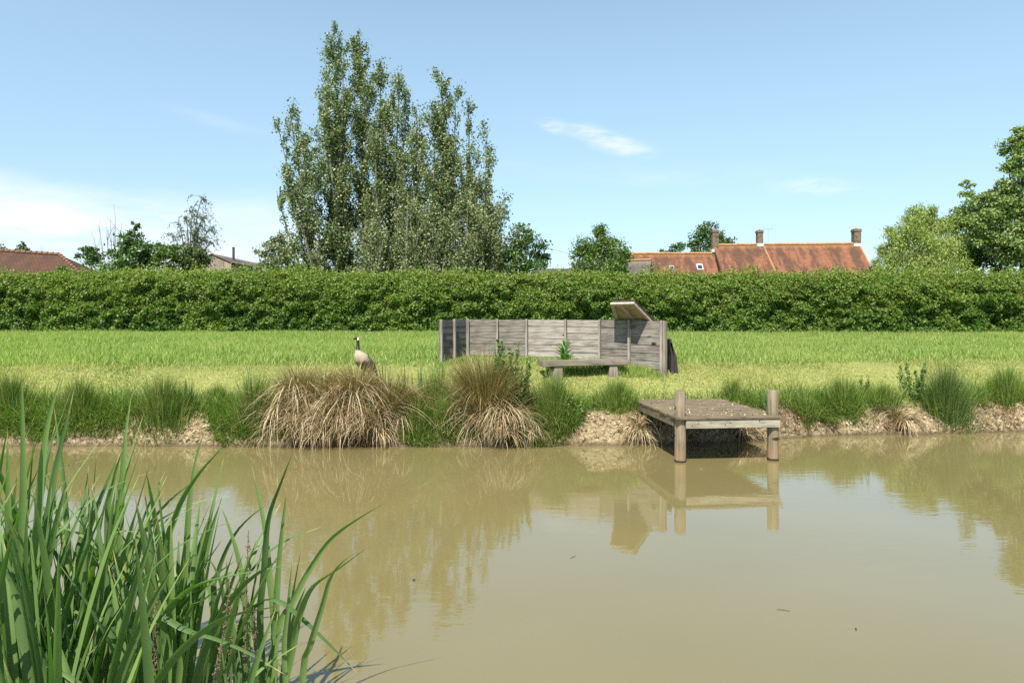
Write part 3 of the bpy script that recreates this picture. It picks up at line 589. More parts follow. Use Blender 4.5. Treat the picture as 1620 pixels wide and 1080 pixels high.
# ------------------------------------------------------------------ wooden screen
FP = [(695, 12.15), (716, 12.62), (738, 13.1), (787, 13.12), (834, 13.0), (896, 12.72), (950, 12.4), (997, 12.02), (1048, 11.67)]
pts = [Vector((X(p, y), y, 0)) for p, y in FP]
TOPS = [506.5, 505.8, 505.2, 505.5, 505.5, 506, 506.5, 507, 508]
scr = thing('wooden_screen', 'angled low screen of grey weathered horizontal boards between posts, open to the pond', 'screen', (pts[4].x, pts[4].y, float(zg(pts[4].x, pts[4].y))))
PM = ['screen_shaded', 'screen_shaded', 'screen_grey', 'screen_grey', 'screen_sunlit', 'screen_sunlit', 'screen_grey', 'screen_grey']  # board tone per panel carries painted sun and shade by facing
rr = random.Random(9)
for i in range(8):
    a, b_ = pts[i], pts[i + 1]; d = (b_ - a); L = d.length; ang = math.atan2(d.y, d.x)
    za, zb = float(zg(a.x, a.y, False)), float(zg(b_.x, b_.y, False)); z0 = min(za, zb) - .04
    ta, tb = Zp(TOPS[i], a.y), Zp(TOPS[i + 1], b_.y); mb = MB(); nb = 7; H = (ta + tb) / 2 - z0
    for j in range(nb):
        zl, zh = z0 + H * j / nb, z0 + H * (j + 1) / nb + .014
        if j == nb - 1: zh -= .014
        tl = (tb - ta) * (j + 1) / nb * .5
        e = .004
        x0, x1 = .012, L - .012; jj = rr.uniform(-.003, .003)
        v = [(x0, -e + jj, zl - tl * .9), (x1, -e + jj, zl + tl * .9), (x1, -e + .020 + jj, zl + tl * .9), (x0, -e + .020 + jj, zl - tl * .9),
             (x0, .004, zh - tl), (x1, .004, zh + tl), (x1, .016, zh + tl), (x0, .016, zh - tl)]
        v = [(p[0], p[1], p[2] - a.z) for p in v]
        mb.add(v, [(3, 2, 1, 0), (4, 5, 6, 7), (0, 1, 5, 4), (1, 2, 6, 5), (2, 3, 7, 6), (3, 0, 4, 7)])
    o = mb.build('panel', M_[PM[i]])
    o.parent = scr; o.matrix_parent_inverse = Matrix.Translation(-scr.location); o.location = a; o.rotation_euler = (0, 0, ang)
for i, p in enumerate(pts):
    d = (pts[min(i + 1, 8)] - pts[max(i - 1, 0)]).normalized(); ang = math.atan2(d.y, d.x)
    mb = MB(); zt = Zp(TOPS[i], p.y) + .012; wdt = .042 if i in (4, 5, 6, 7, 3, 1) else .05
    mb.box((-wdt / 2, -.066, float(zg(p.x, p.y)) - .1), (wdt / 2, -.019, zt))
    o = mb.build('post', M_['post'], bevel=.004, seg=1); o.parent = scr; o.matrix_parent_inverse = Matrix.Translation(-scr.location); o.location = (p.x, p.y, 0); o.rotation_euler = (0, 0, ang)
    if i == 8:
        for q in range(2):
            mb = MB(); mb.box((.026 + q * .024, -.05, float(zg(p.x, p.y)) - .1), (.048 + q * .024, .04, zt - .004 - q * .01))
            o = mb.build('end_slat', M_['bench_leg'], bevel=.003, seg=1); o.parent = scr; o.matrix_parent_inverse = Matrix.Translation(-scr.location); o.location = (p.x, p.y, 0); o.rotation_euler = (0, 0, ang)
# hatch lid propped above the screen
lid = thing('hatch_lid', 'open black felted hatch lid with pale frame propped above the right part of the screen', 'hatch lid', (X(985, 12.1), 12.1, 1.78))
A_, B_ = at(966, 481, 11.80), at(1003, 480, 11.50)          # leading edge
Cc, D_ = at(1042, 520, 12.05), at(977, 520, 12.6)           # edge behind the screen
up = np.cross(B_ - A_, D_ - A_); up /= np.linalg.norm(up); up = up * (1 if up[2] > 0 else -1)
def lp(u, v, h):
    return (A_ * (1 - u) + B_ * u) * (1 - v) + (D_ * (1 - u) + Cc * u) * v + up * h
mb = MB(); mb.prism([lp(0, 0, .03), lp(1, 0, .03), lp(1, 1, .03), lp(0, 1, .03)], [lp(0, 0, .075), lp(1, 0, .075), lp(1, 1, .075), lp(0, 1, .075)]); mb.build('felt_cover', M_['felt'], lid)
mb = MB()
mb.prism([lp(-.01, -.01, -.01), lp(1.01, -.01, -.01), lp(1, .06, -.01), lp(0, .06, -.01)], [lp(-.01, -.01, .028), lp(1.01, -.01, .028), lp(1, .06, .028), lp(0, .06, .028)])
mb.prism([lp(0, .062, -.01), lp(.12, .062, -.01), lp(.10, 1, -.01), lp(0, 1, -.01)], [lp(0, .062, .028), lp(.12, .062, .028), lp(.10, 1, .028), lp(0, 1, .028)])
mb.prism([lp(.90, .062, -.01), lp(1.0, .062, -.01), lp(1, 1, -.01), lp(.92, 1, -.01)], [lp(.90, .062, .028), lp(1.0, .062, .028), lp(1, 1, .028), lp(.92, 1, .028)])
mb.build('frame', M_['lid_pale'], lid)
mb = MB(); mb.prism([lp(.12, .06, .02), lp(.9, .06, .02), lp(.92, 1, .02), lp(.1, 1, .02)], [lp(.12, .06, .027), lp(.9, .06, .027), lp(.92, 1, .027), lp(.1, 1, .027)]); mb.build('lining', M_['lid_inner'], lid)
mb = MB(); mb.prism([lp(.30, .062, .005), lp(.44, .062, .005), lp(.62, .9, .005), lp(.5, .9, .005)], [lp(.30, .062, .0185), lp(.44, .062, .0185), lp(.62, .9, .0185), lp(.5, .9, .0185)]); mb.build('brace', M_['lid_pale'], lid)
for u in (.2, .8):
    p0, p1 = lp(u, .9, 0), lp(u, .9, 0); p1 = np.array([p0[0], p0[1] + .03, float(zg(p0[0], p0[1])) - .05])
    mb = MB(); mb.tube([p0, p1], [.02, .02], 8); mb.build('prop', M_['post'], lid)
# black boards leaning on the right end
lb = thing('leaning_board', 'dark sheets of board leaning against the right end of the wooden screen', 'board', (X(1062, 11.9), 11.9, .93))
z0 = float(zg(X(1062, 11.8), 11.8))
for q, (t_, bpx, c) in enumerate([(1056.2, 1061, 'felt'), (1057.2, 1067.5, 'felt')]):
    xa, xb = X(t_, 11.85), X(bpx, 11.85); mb = MB(); zt = Zp(536 + 6 * q, 11.85)
    f = [(xa, 11.72, zt), (xa + .035, 11.72, zt + .004), (xa + (xb - xa) * .62 + .045, 11.72, zt + (z0 - zt) * .5), (xb + .035, 11.72, z0 - .06), (xb - .03, 11.72, z0 - .06), (xa + (xb - xa) * .62, 11.72, zt + (z0 - zt) * .5 - .004)]
    b2 = [(x, 12.3, z) for x, _, z in f]
    mb.prism(f, b2); mb.build('sheet', M_[c], lb)

# ------------------------------------------------------------------ bench
bp0, bp1 = at(858, 571, 11.2), at(996, 569, 11.5)
bench = thing('plank_bench', 'weathered grey plank bench on two splayed block legs in front of the screen', 'bench', (bp0[0] + .7, 11.35, .8))
bd = Vector(bp1 - bp0); bL = bd.length; bang = math.atan2(bd.y, bd.x)
Mb = Matrix.Translation(Vector(bp0)) @ Matrix.Rotation(bang, 4, 'Z') @ Matrix.Rotation(-math.asin(bd.z / bL), 4, 'Y')
def local_part(name, mb, m, bevel=.006):
    o = mb.build(name, m, bevel=bevel); o.parent = bench; o.matrix_parent_inverse = Matrix.Translation(-bench.location); o.matrix_basis = Mb; return o
mb = MB(); rr = random.Random(2); mb.box((0, 0, -.092), (bL, .34, 0), jit=.008, rng=rr); local_part('seat', mb, M_['bench'], .012)
for lx in (.20, bL - .36):
    p = Mb @ Vector((lx + .08, .05, 0)); g = float(zg(p.x, p.y)) - p.z - .08
    mb = MB(); o_ = -.035 if lx < .5 else .015
    mb.prism([(lx + o_ - .01, .02, g), (lx + .165 + o_ * .4, .02, g), (lx + .165 + o_ * .4, .2, g), (lx + o_ - .01, .2, g)], [(lx + .02, .03, -.095), (lx + .155, .03, -.095), (lx + .155, .19, -.095), (lx + .02, .19, -.095)])
    local_part('leg', mb, M_['bench_leg'], .006)
    mb = MB(); mb.prism([(lx - .06, .24, g), (lx + .05, .24, g), (lx + .05, .33, g), (lx - .06, .33, g)], [(lx - .0, .22, -.095), (lx + .10, .22, -.095), (lx + .10, .31, -.095), (lx - .0, .31, -.095)])
    local_part('rear_block', mb, M_['bench_leg'], .006)
def tuft_patch(name, label, pxs, Ys, n, h, m, seed, wd=.009):
    pass
# long unmown grass under and behind the bench and along the screen
rng = np.random.default_rng(77); n = 9000
tt = rng.random(n); fx = np.interp(tt * 8, range(9), [p.x for p in pts]); fy = np.interp(tt * 8, range(9), [p.y for p in pts]) - np.abs(rng.normal(size=n)) * .2
bx = rng.uniform(bp0[0] + .1, bp1[0] + .35, 5000); by = rng.uniform(11.5, 12.3, 5000); x = np.concatenate([fx, bx]); y = np.concatenate([fy, by]); n = len(x)
V, Fq = blades(np.stack([x, y, zg(x, y) - .01], 1), rng.random(n) * 6.28, np.concatenate([rng.uniform(.03, .11, len(fx)), rng.uniform(.07, .2, len(bx))]), .009, rng.random(n) * .4, rng.random(n), 3, spin=rng.normal(size=n))
tag(link('unmown_grass', mesh_np('unmown_grass', V, Fq), M_['meadow']), kind='stuff')

# ------------------------------------------------------------------ goose
def goose():
    Y = 11.1; gx_, gz = X(574, Y), float(zg(X(574, Y), Y))
    k = Y / F
    # centre line in picture-aligned metres (x, y toward land, z); the bird stands almost facing the pond, turned a little left
    path = [((592, 598), .20, .012), ((588, 592), .16, .034), ((583, 583), .09, .085), ((577, 575), .03, .118), ((572.5, 567), -.04, .118), ((569.5, 560.5), -.07, .086),
            ((568.2, 556), -.075, .050), ((567.8, 552), -.07, .034), ((567.6, 547), -.06, .026), ((567.4, 541), -.055, .0235), ((567.0, 537.2), -.055, .024),
            ((566.2, 534.8), -.055, .028), ((564.8, 534.6), -.055, .027), ((563.2, 535.3), -.055, .018), ((561.8, 536), -.055, .012), ((560, 536.6), -.055, .006)]
    P = [np.array(((px - 810) * k, Y + dy, Zp(py, Y))) for (px, py), dy, r in path]
    Rr = [r for _, _, r in path]
    # refine with Catmull-Rom
    PP, RR = [], []
    for i in range(len(P) - 1):
        p0, p1, p2, p3 = P[max(i - 1, 0)], P[i], P[i + 1], P[min(i + 2, len(P) - 1)]
        for s in range(4):
            u = s / 4; PP.append(.5 * (2 * p1 + (p2 - p0) * u + (2 * p0 - 5 * p1 + 4 * p2 - p3) * u * u + (3 * p1 - p0 - 3 * p2 + p3) * u ** 3)); RR.append(Rr[i] * (1 - u) + Rr[i + 1] * u)
    PP.append(P[-1]); RR.append(Rr[-1])
    mb = MB(); mb.tube(PP, RR, 18)
    nbody = len(mb.f)
    # folded wings lie along the flanks, tail wedge
    for sgn in (-1, 1):
        wp = [np.array(((px - 810) * k + sgn * o, Y + dy, Zp(py, Y))) for (px, py), dy, o in [((573, 563), .02, .05), ((577.5, 570), .07, .066), ((582, 579), .13, .055), ((587, 588), .19, .03), ((592, 597), .25, .012)]]
        mb.tube(wp, [.02, .05, .052, .032, .006], 10)
    nw = len(mb.f)
    for sgn in (-1, 1):
        hx = (579 - 810) * k + sgn * .05
        mb.tube([(hx, Y + .04, Zp(584, Y)), (hx, Y + .05, gz + .09), (hx + .003, Y + .03, gz + .012)], [.028, .011, .010], 8)
        for ta in (-.5, 0, .5): mb.tube([(hx, Y + .03, gz + .014), (hx + .06 * math.sin(ta), Y + .03 - .075 * math.cos(ta), gz + .008)], [.008, .004], 6)
    me = bpy.data.meshes.new('goose'); me.from_pydata(mb.v, [], mb.f); me.update()
    cols = [plain('goose_black', (.012, .012, .013), .5, .4, .2), plain('goose_breast', (.37, .30, .215), .9, .1, .12, 30), plain('goose_brown', (.13, .092, .06), .85, .15, .55, 45), plain('goose_white', (.75, .73, .68), .8, .2, .05), plain('goose_leg', (.03, .03, .03), .5, .4, .1)]
    for i, p in enumerate(me.polygons):
        c = p.center; py = HZ + (CAM_Z - c.z) / k * (Y / Y) * 1.0
        py = HZ + (CAM_Z - c.z) * F / Y; px = 810 + c.x * F / Y
        if i >= nw: mi = 4
        elif i >= nbody: mi = 2
        elif py < 553.2:
            mi = 0
            if 533.6 < py < 538.2 and 566.9 < px < 569.6 and c.y < Y - .060: mi = 3
        elif py < 571 - max(0, px - 571) * .7 and c.y < Y + .03: mi = 1
        else: mi = 2 if py < 590 else 3
        if i < nbody and mi == 2 and c.y < Y - .06 and py < 571: mi = 1
        p.material_index = mi
    o = link('goose', me, cols, None, True)
    me.transform(Matrix.Translation((-gx_, -Y, -gz))); o.location = (gx_, Y, gz)
    sub = o.modifiers.new('smooth', 'SMOOTH'); sub.factor = .5; sub.iterations = 2
    tag(o, 'standing goose with black neck, pale breast and white cheek, head turned left', 'goose')
goose()

# ------------------------------------------------------------------ hedge
def hedge():
    rng = np.random.default_rng(21); Y0 = 28.0; t = thing('clipped_hedge', 'long clipped green hedge across the whole far side of the meadow', 'hedge', (0, Y0 + .9, 1.4))
    xa, xb = -27.0, 28.0
    def top(x): return Zp(436, Y0) + .10 * fbm(x * .5, 1.5, 3) + .06 * fbm(x * 2.3, 4.4, 2) + np.interp(x, [-20, -14, -10, -4, 8, 20], [0.0, .05, .12, .03, .02, .08])
    def front(x, z): return Y0 + .10 + .40 * fbm(x * .9, z * 1.1, 3) + .36 * fbm(x * 2.9, z * 3.3, 2)
    n = 195000; x = rng.uniform(xa, xb, n); zb = zg(x, np.full(n, Y0)); u = rng.random(n); tz = top(x); z = zb + (tz - zb) * u
    dep = rng.random(n) ** 2.2 * .45
    y = front(x, z) + dep + .55 * np.maximum(0, (u - .68) / .32) ** 2
    nr = np.zeros((n, 3)); nr[:, 1] = -.55; nr[:, 2] = .5
    V, Ft = leaves(np.stack([x, y, z], 1), rng.uniform(.06, .135, n), rng, nrm=nr, aspect=.75)
    n2 = 30000; x = rng.uniform(xa, xb, n2); y = Y0 + .78 + rng.random(n2) * 1.2; z = top(x) - .04 * rng.random(n2) + .03
    V2, F2 = leaves(np.stack([x, y, z], 1), rng.uniform(.06, .11, n2), rng, up=1.5)
    V, Ft = join_vf([(V, Ft), (V2, F2)])
    link('foliage', mesh_np('foliage', V, Ft), M_['hedge'], t)
    # young shoots along the top
    ns = 9000; sx = rng.uniform(xa, xb, ns); sy = Y0 + .45 + rng.random(ns) ** 1.3 * 1.4; sl_ = (.08 + .36 * rng.random(ns) ** 2.2) * (1 + 1.1 * fbm(sx * .8, 7.7, 2))
    u = rng.random((ns, 9)); z = (top(sx) - .12 - 1.1 * np.maximum(0, .78 - (sy - Y0)))[:, None] + (sl_[:, None] + .12) * u
    lx = sx[:, None] + rng.normal(size=(ns, 9)) * .035 + rng.normal(size=(ns, 1)) * .07 * u; ly = sy[:, None] + rng.normal(size=(ns, 9)) * .035
    c = np.stack([lx, ly, z], 2).reshape(-1, 3)
    nf = 42000; fx = rng.uniform(xa, xb, nf); fu = 1 - .62 * rng.random(nf) ** 1.8; zb_ = zg(fx, np.full(nf, Y0)); fz = zb_ + (top(fx) - zb_) * fu
    c = np.concatenate([c, np.stack([fx, front(fx, fz) - .05 + .08 * rng.random(nf) + .55 * np.maximum(0, (fu - .68) / .32) ** 2, fz], 1)])
    V, Ft = leaves(c, rng.uniform(.055, .115, len(c)), rng, up=.7)
    link('young_shoots', mesh_np('young_shoots', V, Ft), M_['hedge_new'], t)
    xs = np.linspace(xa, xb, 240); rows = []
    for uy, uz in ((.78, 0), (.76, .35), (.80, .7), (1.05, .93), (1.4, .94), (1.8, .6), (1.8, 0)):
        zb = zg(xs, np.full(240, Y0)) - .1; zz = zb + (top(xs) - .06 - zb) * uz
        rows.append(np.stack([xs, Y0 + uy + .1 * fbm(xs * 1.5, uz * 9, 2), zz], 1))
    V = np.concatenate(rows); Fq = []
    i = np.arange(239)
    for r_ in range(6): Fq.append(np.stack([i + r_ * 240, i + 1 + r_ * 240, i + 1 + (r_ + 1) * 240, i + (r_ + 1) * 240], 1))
    link('shaded_core', mesh_np('shaded_core', V, np.concatenate(Fq)), M_['core'], t)  # solid dark shell, shade between the leaves put into its colour
hedge()

# ------------------------------------------------------------------ trees
def bez(p0, p1, p2, n):
    u = np.linspace(0, 1, n)[:, None]; return p0 * (1 - u) ** 2 + 2 * p1 * u * (1 - u) + p2 * u * u
def poplar(label, px, Y, stems, seed, leaf='poplar', lsz=.135, dens=1.55, group='poplars in the row behind the hedge', bark='bark_mid'):
    """stems: (px_top, py_top, depth offset, fullness)"""
    rng = np.random.default_rng(seed); x0 = X(px, Y); z0 = 1.45; base = np.array([x0, Y, z0])
    t = thing('poplar_tree', label, 'tree', base, group); tr = MB(); cs = []
    for si, (tp, ty, dy, full) in enumerate(stems):
        tip = np.array([X(tp, Y), Y + dy, Zp(ty + 13, Y)]); ht = tip[2] - z0
        mid = base + (tip - base) * np.array([.62, .62, .42]); mid[:2] += rng.normal(size=2) * .25
        path = bez(base + np.array([rng.normal() * .08, rng.normal() * .08, 0]), mid, tip, 14)
        r0 = .05 + .008 * ht; tr.tube(path, list(np.linspace(r0, .015, 14)), 6)
        nbr = int(4.3 * ht * full)
        for b in range(nbr):
            u = rng.uniform(.05, .985) ** .85; i = min(int(u * 13), 12); f_ = u * 13 - i; p = path[i] * (1 - f_) + path[i + 1] * f_
            a = rng.random() * 6.283; ln = (0.6 + 2.5 * (1 - u) ** .65 * rng.uniform(.25, 1)) * (.6 + .5 * full) * rng.uniform(.7, 1.2)
            out = rng.uniform(.25, .85) + .3 * (u < .2); d = np.array([math.cos(a) * out, math.sin(a) * out, 1.0]); d /= np.linalg.norm(d)
            e = p + d * ln + np.array([0, 0, .15 * ln]); q = p + d * ln * .5 + np.array([math.cos(a), math.sin(a), 0]) * ln * .18; bp_ = bez(p, q, e, 4)
            if ln > .8: tr.tube(bp_, [.022, .016, .011, .006], 4, False)
            nl = int(52 * dens * (ln + .45) * rng.uniform(.5, 1.3)); uu = rng.random(nl) ** .6
            c = p * ((1 - uu) ** 2)[:, None] + 2 * q * (uu * (1 - uu))[:, None] + e * (uu ** 2)[:, None] + rng.normal(size=(nl, 3)) * np.array([.15, .15, .19]) * rng.uniform(.45, 1.4)
            cs.append(c)
    tr.build('trunk', M_[bark], t)
    c = np.concatenate(cs); V, Ft = leaves(c, lsz * rng.uniform(.6, 1.25, len(c)), rng, up=.15, aspect=.85, fold=.1)
    link('crown', mesh_np('crown', V, Ft), M_[leaf], t); return t
PY = 44.0
poplar('leftmost poplar of the row, leaning its side stems out over the hedge', 522, PY - 1, [(455, 152, .3, .62), (444, 186, -.6, .55), (450, 282, .5, .6), (490, 205, -.8, .8), (470, 320, .8, .6), (440, 290, -.3, .5), (462, 230, .9, .6), (452, 375, -.8, .6)], 1)
poplar('tallest poplar with a twin tip near the left of the row', 545, PY + .5, [(528, 40, 0, 1.0), (508, 92, .8, .8), (548, 70, -.6, .9), (520, 140, -1.2, .8)], 2)
poplar('tall narrow poplar right of the twin tipped tallest one', 575, PY + 1.5, [(566, 38, 0, 1.0), (600, 88, .6, .75), (585, 120, -.8, .9)], 3)
poplar('poplar in the middle of the row with stepped tips', 615, PY, [(632, 112, 0, .85), (644, 133, .8, .75), (612, 160, -.8, .85), (600, 200, -1.2, .8)], 4)
poplar('shorter poplar filling the middle between the two tall groups', 662, PY - 1, [(664, 166, 0, .8), (655, 200, .7, .8), (640, 235, -.9, .8), (690, 250, -.8, .7)], 5)
poplar('tall pointed poplar of the right group in the row', 705, PY + 1, [(698, 112, 0, 1.0), (720, 130, .5, .85), (690, 160, -.9, .8), (712, 200, -1.2, .8)], 6)
poplar('poplar with three slim tips right of the pointed one', 742, PY, [(742, 160, 0, .75), (770, 188, .6, .65), (775, 245, -.4, .65), (750, 240, -1.0, .8)], 7)
poplar('short grey green poplar at the right end of the row', 785, PY - 1.5, [(797, 302, 0, .75), (818, 345, .4, .7), (775, 320, -.6, .8), (765, 290, .6, .7)], 8, 'silver')
for i, (px, py, lab) in enumerate([(585, 330, 'silvery poplar sucker left of the others in front of the row'), (640, 300, 'silvery poplar sucker below the middle of the row'), (688, 315, 'silvery poplar sucker under the pointed poplar'), (735, 300, 'silvery poplar sucker under the slim tipped poplar')]):
    poplar(lab, px, PY - 3.2, [(px - 14, py + 18, .3, .75), (px + 6, py, 0, .75), (px + 24, py + 30, -.3, .75)], 20 + i, 'silver', .125, 1.1, 'poplar suckers in front of the row')

def tree(name, label, px, Y, blobs, leaf, seed, lsz=.16, dens=1.0, bark='bark', trunk_r=.16, droop=0.0, group=None, z0=1.45, aspect=.62, cl=.26, cat='tree', skirt=0.0):
    """blobs: (px, py, r_px, depth offset in m) - leaf masses; limbs run from the trunk to each"""
    rng = np.random.default_rng(seed); x0 = X(px, Y); base = np.array([x0, Y, z0]); t = thing(name, label, cat, base, group); tr = MB(); cs = []; nn = []
    cen = [np.array([X(bx, Y + dy), Y + dy, Zp(by, Y + dy)]) for bx, by, r, dy in blobs]
    top = max(c[2] for c in cen); fork = base + np.array([rng.normal() * .1, 0, max(.5, (top - z0) * .35)])
    tr.tube([base, (base + fork) / 2 + rng.normal(size=3) * .04, fork], [trunk_r * 1.15, trunk_r, trunk_r * .8], 8)
    for (bx, by, r, dy), c in zip(blobs, cen):
        Rm = r * (Y + dy) / F; mid = (fork + c) / 2 + np.array([0, 0, -.12 * np.linalg.norm(c - fork)])
        tr.tube(bez(fork, mid, c, 6), list(np.linspace(trunk_r * .5, trunk_r * .12, 6)), 6)
        nsub = max(5, int(9 * (Rm / .8) ** 1.7 * 1.2)); 
        for k in range(nsub):
            d = rng.normal(size=3); d /= np.linalg.norm(d); rad = Rm * rng.uniform(.45, 1.12); s = c + d * rad * np.array([1, 1, .92])
            tr.tube([c + d * rad * .2, s], [trunk_r * .10, .006], 4, False)
            sr = cl * Rm * rng.uniform(.7, 1.3); nl = int(dens * 4.0 * math.pi * Rm ** 2 / (lsz ** 2 * aspect * .5) / nsub) + 6
            p = s + rng.normal(size=(nl, 3)) * sr * np.array([1, 1, .7])
            if skirt: p[:, 2] -= skirt * rng.random(nl) ** 1.5 * np.linalg.norm(rng.normal(size=(nl, 1)), axis=1)
            cs.append(p); nn.append(np.broadcast_to(d * .6, p.shape))
    tr.build('trunk', M_[bark], t)
    c = np.concatenate(cs); V, Ft = leaves(c, lsz * rng.uniform(.6, 1.25, len(c)), rng, up=.4, nrm=np.concatenate(nn), aspect=aspect, droop=droop)
    link('crown', mesh_np('crown', V, Ft), M_[leaf], t); return t
tree('broadleaf_tree', 'dark green rounded tree at the right foot of the poplar row', 838, 43, [(832, 385, 24, 0), (850, 405, 20, .4), (822, 410, 26, -.4), (845, 425, 20, -.6), (828, 365, 12, 0), (815, 430, 22, .3)], 'dark_leaf', 31, .2)
tree('broadleaf_tree', 'round green tree standing alone left of the red roofed house', 950, 46, [(950, 378, 20, 0), (930, 392, 20, -.4), (970, 392, 22, .2), (918, 412, 20, 0), (950, 410, 30, -.8), (980, 412, 20, 0), (930, 432, 22, -.3), (965, 434, 26, -.6), (985, 432, 16, 0), (950, 364, 9, 0)], 'mid_leaf', 32, .17, 1.15)
tree('broadleaf_tree', 'dark tree behind the house ridge left of its left chimney', 1118, 74, [(1120, 362, 15, 0), (1105, 375, 14, 0), (1135, 372, 15, .5), (1148, 385, 12, 0), (1112, 390, 17, 0), (1135, 392, 16, 0), (1120, 410, 22, 0), (1098, 388, 9, 0)], 'dark_leaf', 33, .26)
tree('broadleaf_tree', 'small dark tree top showing over the low wing of the house', 1066, 74, [(1062, 392, 9, 0), (1074, 394, 9, 0), (1050, 398, 5, 0), (1066, 405, 14, 0)], 'dark_leaf', 34, .24)
tree('willow_tree', 'pale yellow green willow with drooping crown right of the house', 1460, 33.6, [(1455, 345, 24, 0), (1430, 362, 24, -.3), (1485, 360, 26, .2), (1412, 388, 22, 0), (1450, 392, 34, -.8), (1495, 395, 32, -.3), (1402, 415, 18, 0), (1430, 418, 26, -.6), (1480, 422, 32, -.8), (1515, 408, 22, 0), (1440, 340, 16, .2), (1475, 338, 18, 0)], 'willow', 35, .14, 1.1, droop=1.4, aspect=.32, skirt=.55, cl=.22)
tree('broadleaf_tree', 'dark green tree between the willow and the tall pale tree', 1538, 36, [(1510, 345, 20, .5), (1540, 360, 26, 0), (1525, 385, 26, 0), (1550, 395, 28, .5), (1535, 412, 24, -.4), (1560, 414, 20, 0), (1498, 362, 14, 0), (1590, 412, 22, 0)], 'dark_leaf', 36, .17)
tree('broadleaf_tree', 'tall pale green tree cut off by the right edge of the picture', 1615, 33.6, [(1615, 215, 16, 0), (1600, 235, 18, .3), (1625, 245, 22, -.3), (1595, 262, 14, 0), (1618, 275, 20, 0), (1605, 305, 22, .3), (1575, 300, 14, 0), (1550, 310, 12, 0), (1530, 290, 8, 0), (1527, 310, 10, 0), (1585, 325, 26, -.3), (1620, 325, 28, -.4), (1555, 335, 22, .2), (1590, 358, 30, -.6), (1625, 365, 30, -.8), (1560, 365, 20, 0), (1600, 392, 26, -.7), (1640, 395, 30, -.3), (1570, 390, 18, -.4), (1640, 280, 24, 0), (1660, 330, 34, 0), (1660, 250, 18, 0), (1532, 338, 20, -.2), (1602, 285, 20, -.2), (1612, 255, 20, -.1), (1608, 228, 16, 0), (1548, 352, 22, -.6), (1540, 375, 18, -.8)], 'pale_leaf', 37, .14, 1.2)
tree('small_tree', 'small round dark tree right of the brown tiled roof', 143, 40, [(143, 392, 11, 0), (135, 403, 11, 0), (152, 400, 10, 0), (145, 412, 13, 0)], 'dark_leaf', 38, .17, trunk_r=.09)
tree('bushy_tree', 'bright green bushy sapling with a reddish leafy tip', 205, 33, [(212, 372, 11, 0), (205, 385, 17, 0), (190, 400, 20, 0), (222, 398, 18, 0), (205, 412, 27, -.3), (236, 406, 16, 0), (178, 422, 22, 0), (222, 425, 24, 0), (213, 358, 7, 0)], 'dark_leaf', 39, .16, trunk_r=.08)
tree('bushy_tree', 'mid green bush between the sapling and the weeping tree', 262, 33, [(258, 393, 15, 0), (250, 408, 18, 0), (275, 400, 20, 0), (262, 420, 24, 0), (288, 412, 22, 0)], 'mid_leaf', 40, .14, trunk_r=.07)
tree('bushy_tree', 'grey green bush left of the poplar row', 428, 40, [(440, 378, 14, 0), (425, 392, 16, 0), (448, 398, 18, 0), (410, 408, 13, 0), (430, 415, 20, 0), (455, 418, 20, 0), (470, 395, 14, 0)], 'silver', 41, .15, .8, trunk_r=.08)
tree('bushy_tree', 'dull green bush in front of the plank gabled barn', 305, 33, [(290, 402, 17, 0), (310, 408, 19, 0), (322, 416, 14, 0), (300, 425, 20, 0)], 'weep', 42, .12, 1.1, trunk_r=.06)
tree('bramble_bush', 'yellow green bramble mound rising above the hedge on the left', 300, 30.5, [(200, 448, 22, 0), (235, 446, 24, 0), (275, 443, 25, -.2), (315, 445, 25, 0), (355, 447, 24, .2), (395, 449, 22, 0), (435, 450, 20, 0), (475, 451, 18, 0), (175, 450, 18, 0), (255, 452, 26, -.3), (340, 454, 26, -.3), (410, 455, 22, -.3)], 'bramble', 43, .10, .9, trunk_r=.05, cat='bush')
tree('bramble_bush', 'small leafy bush at the hedge top in front of the brown roof', 98, 29.8, [(98, 430, 9, 0), (115, 436, 9, 0), (85, 438, 9, 0), (130, 440, 8, 0)], 'mid_leaf', 44, .1, .9, trunk_r=.04, cat='bush')
tree('bushy_tree', 'faint green treetop far behind the brown roof ridge', 34, 80, [(33, 392, 7, 0), (28, 396, 8, 0), (40, 395, 7, 0), (36, 384, 3, 0), (45, 396, 6, 0)], 'weep', 45, .3, .5, trunk_r=.1)
tree('bushy_tree', 'treetop at the far left edge above the brown roof', 0, 60, [(-3, 388, 7, 0), (-8, 396, 10, 0), (0, 396, 5, 0)], 'dark_leaf', 46, .2, trunk_r=.1)
tree('broadleaf_tree', 'pale bush beside the right gable of the house', 1386, 55, [(1384, 425, 9, 0), (1392, 428, 9, 0), (1378, 432, 8, 0)], 'weep', 47, .2, .6, trunk_r=.07)
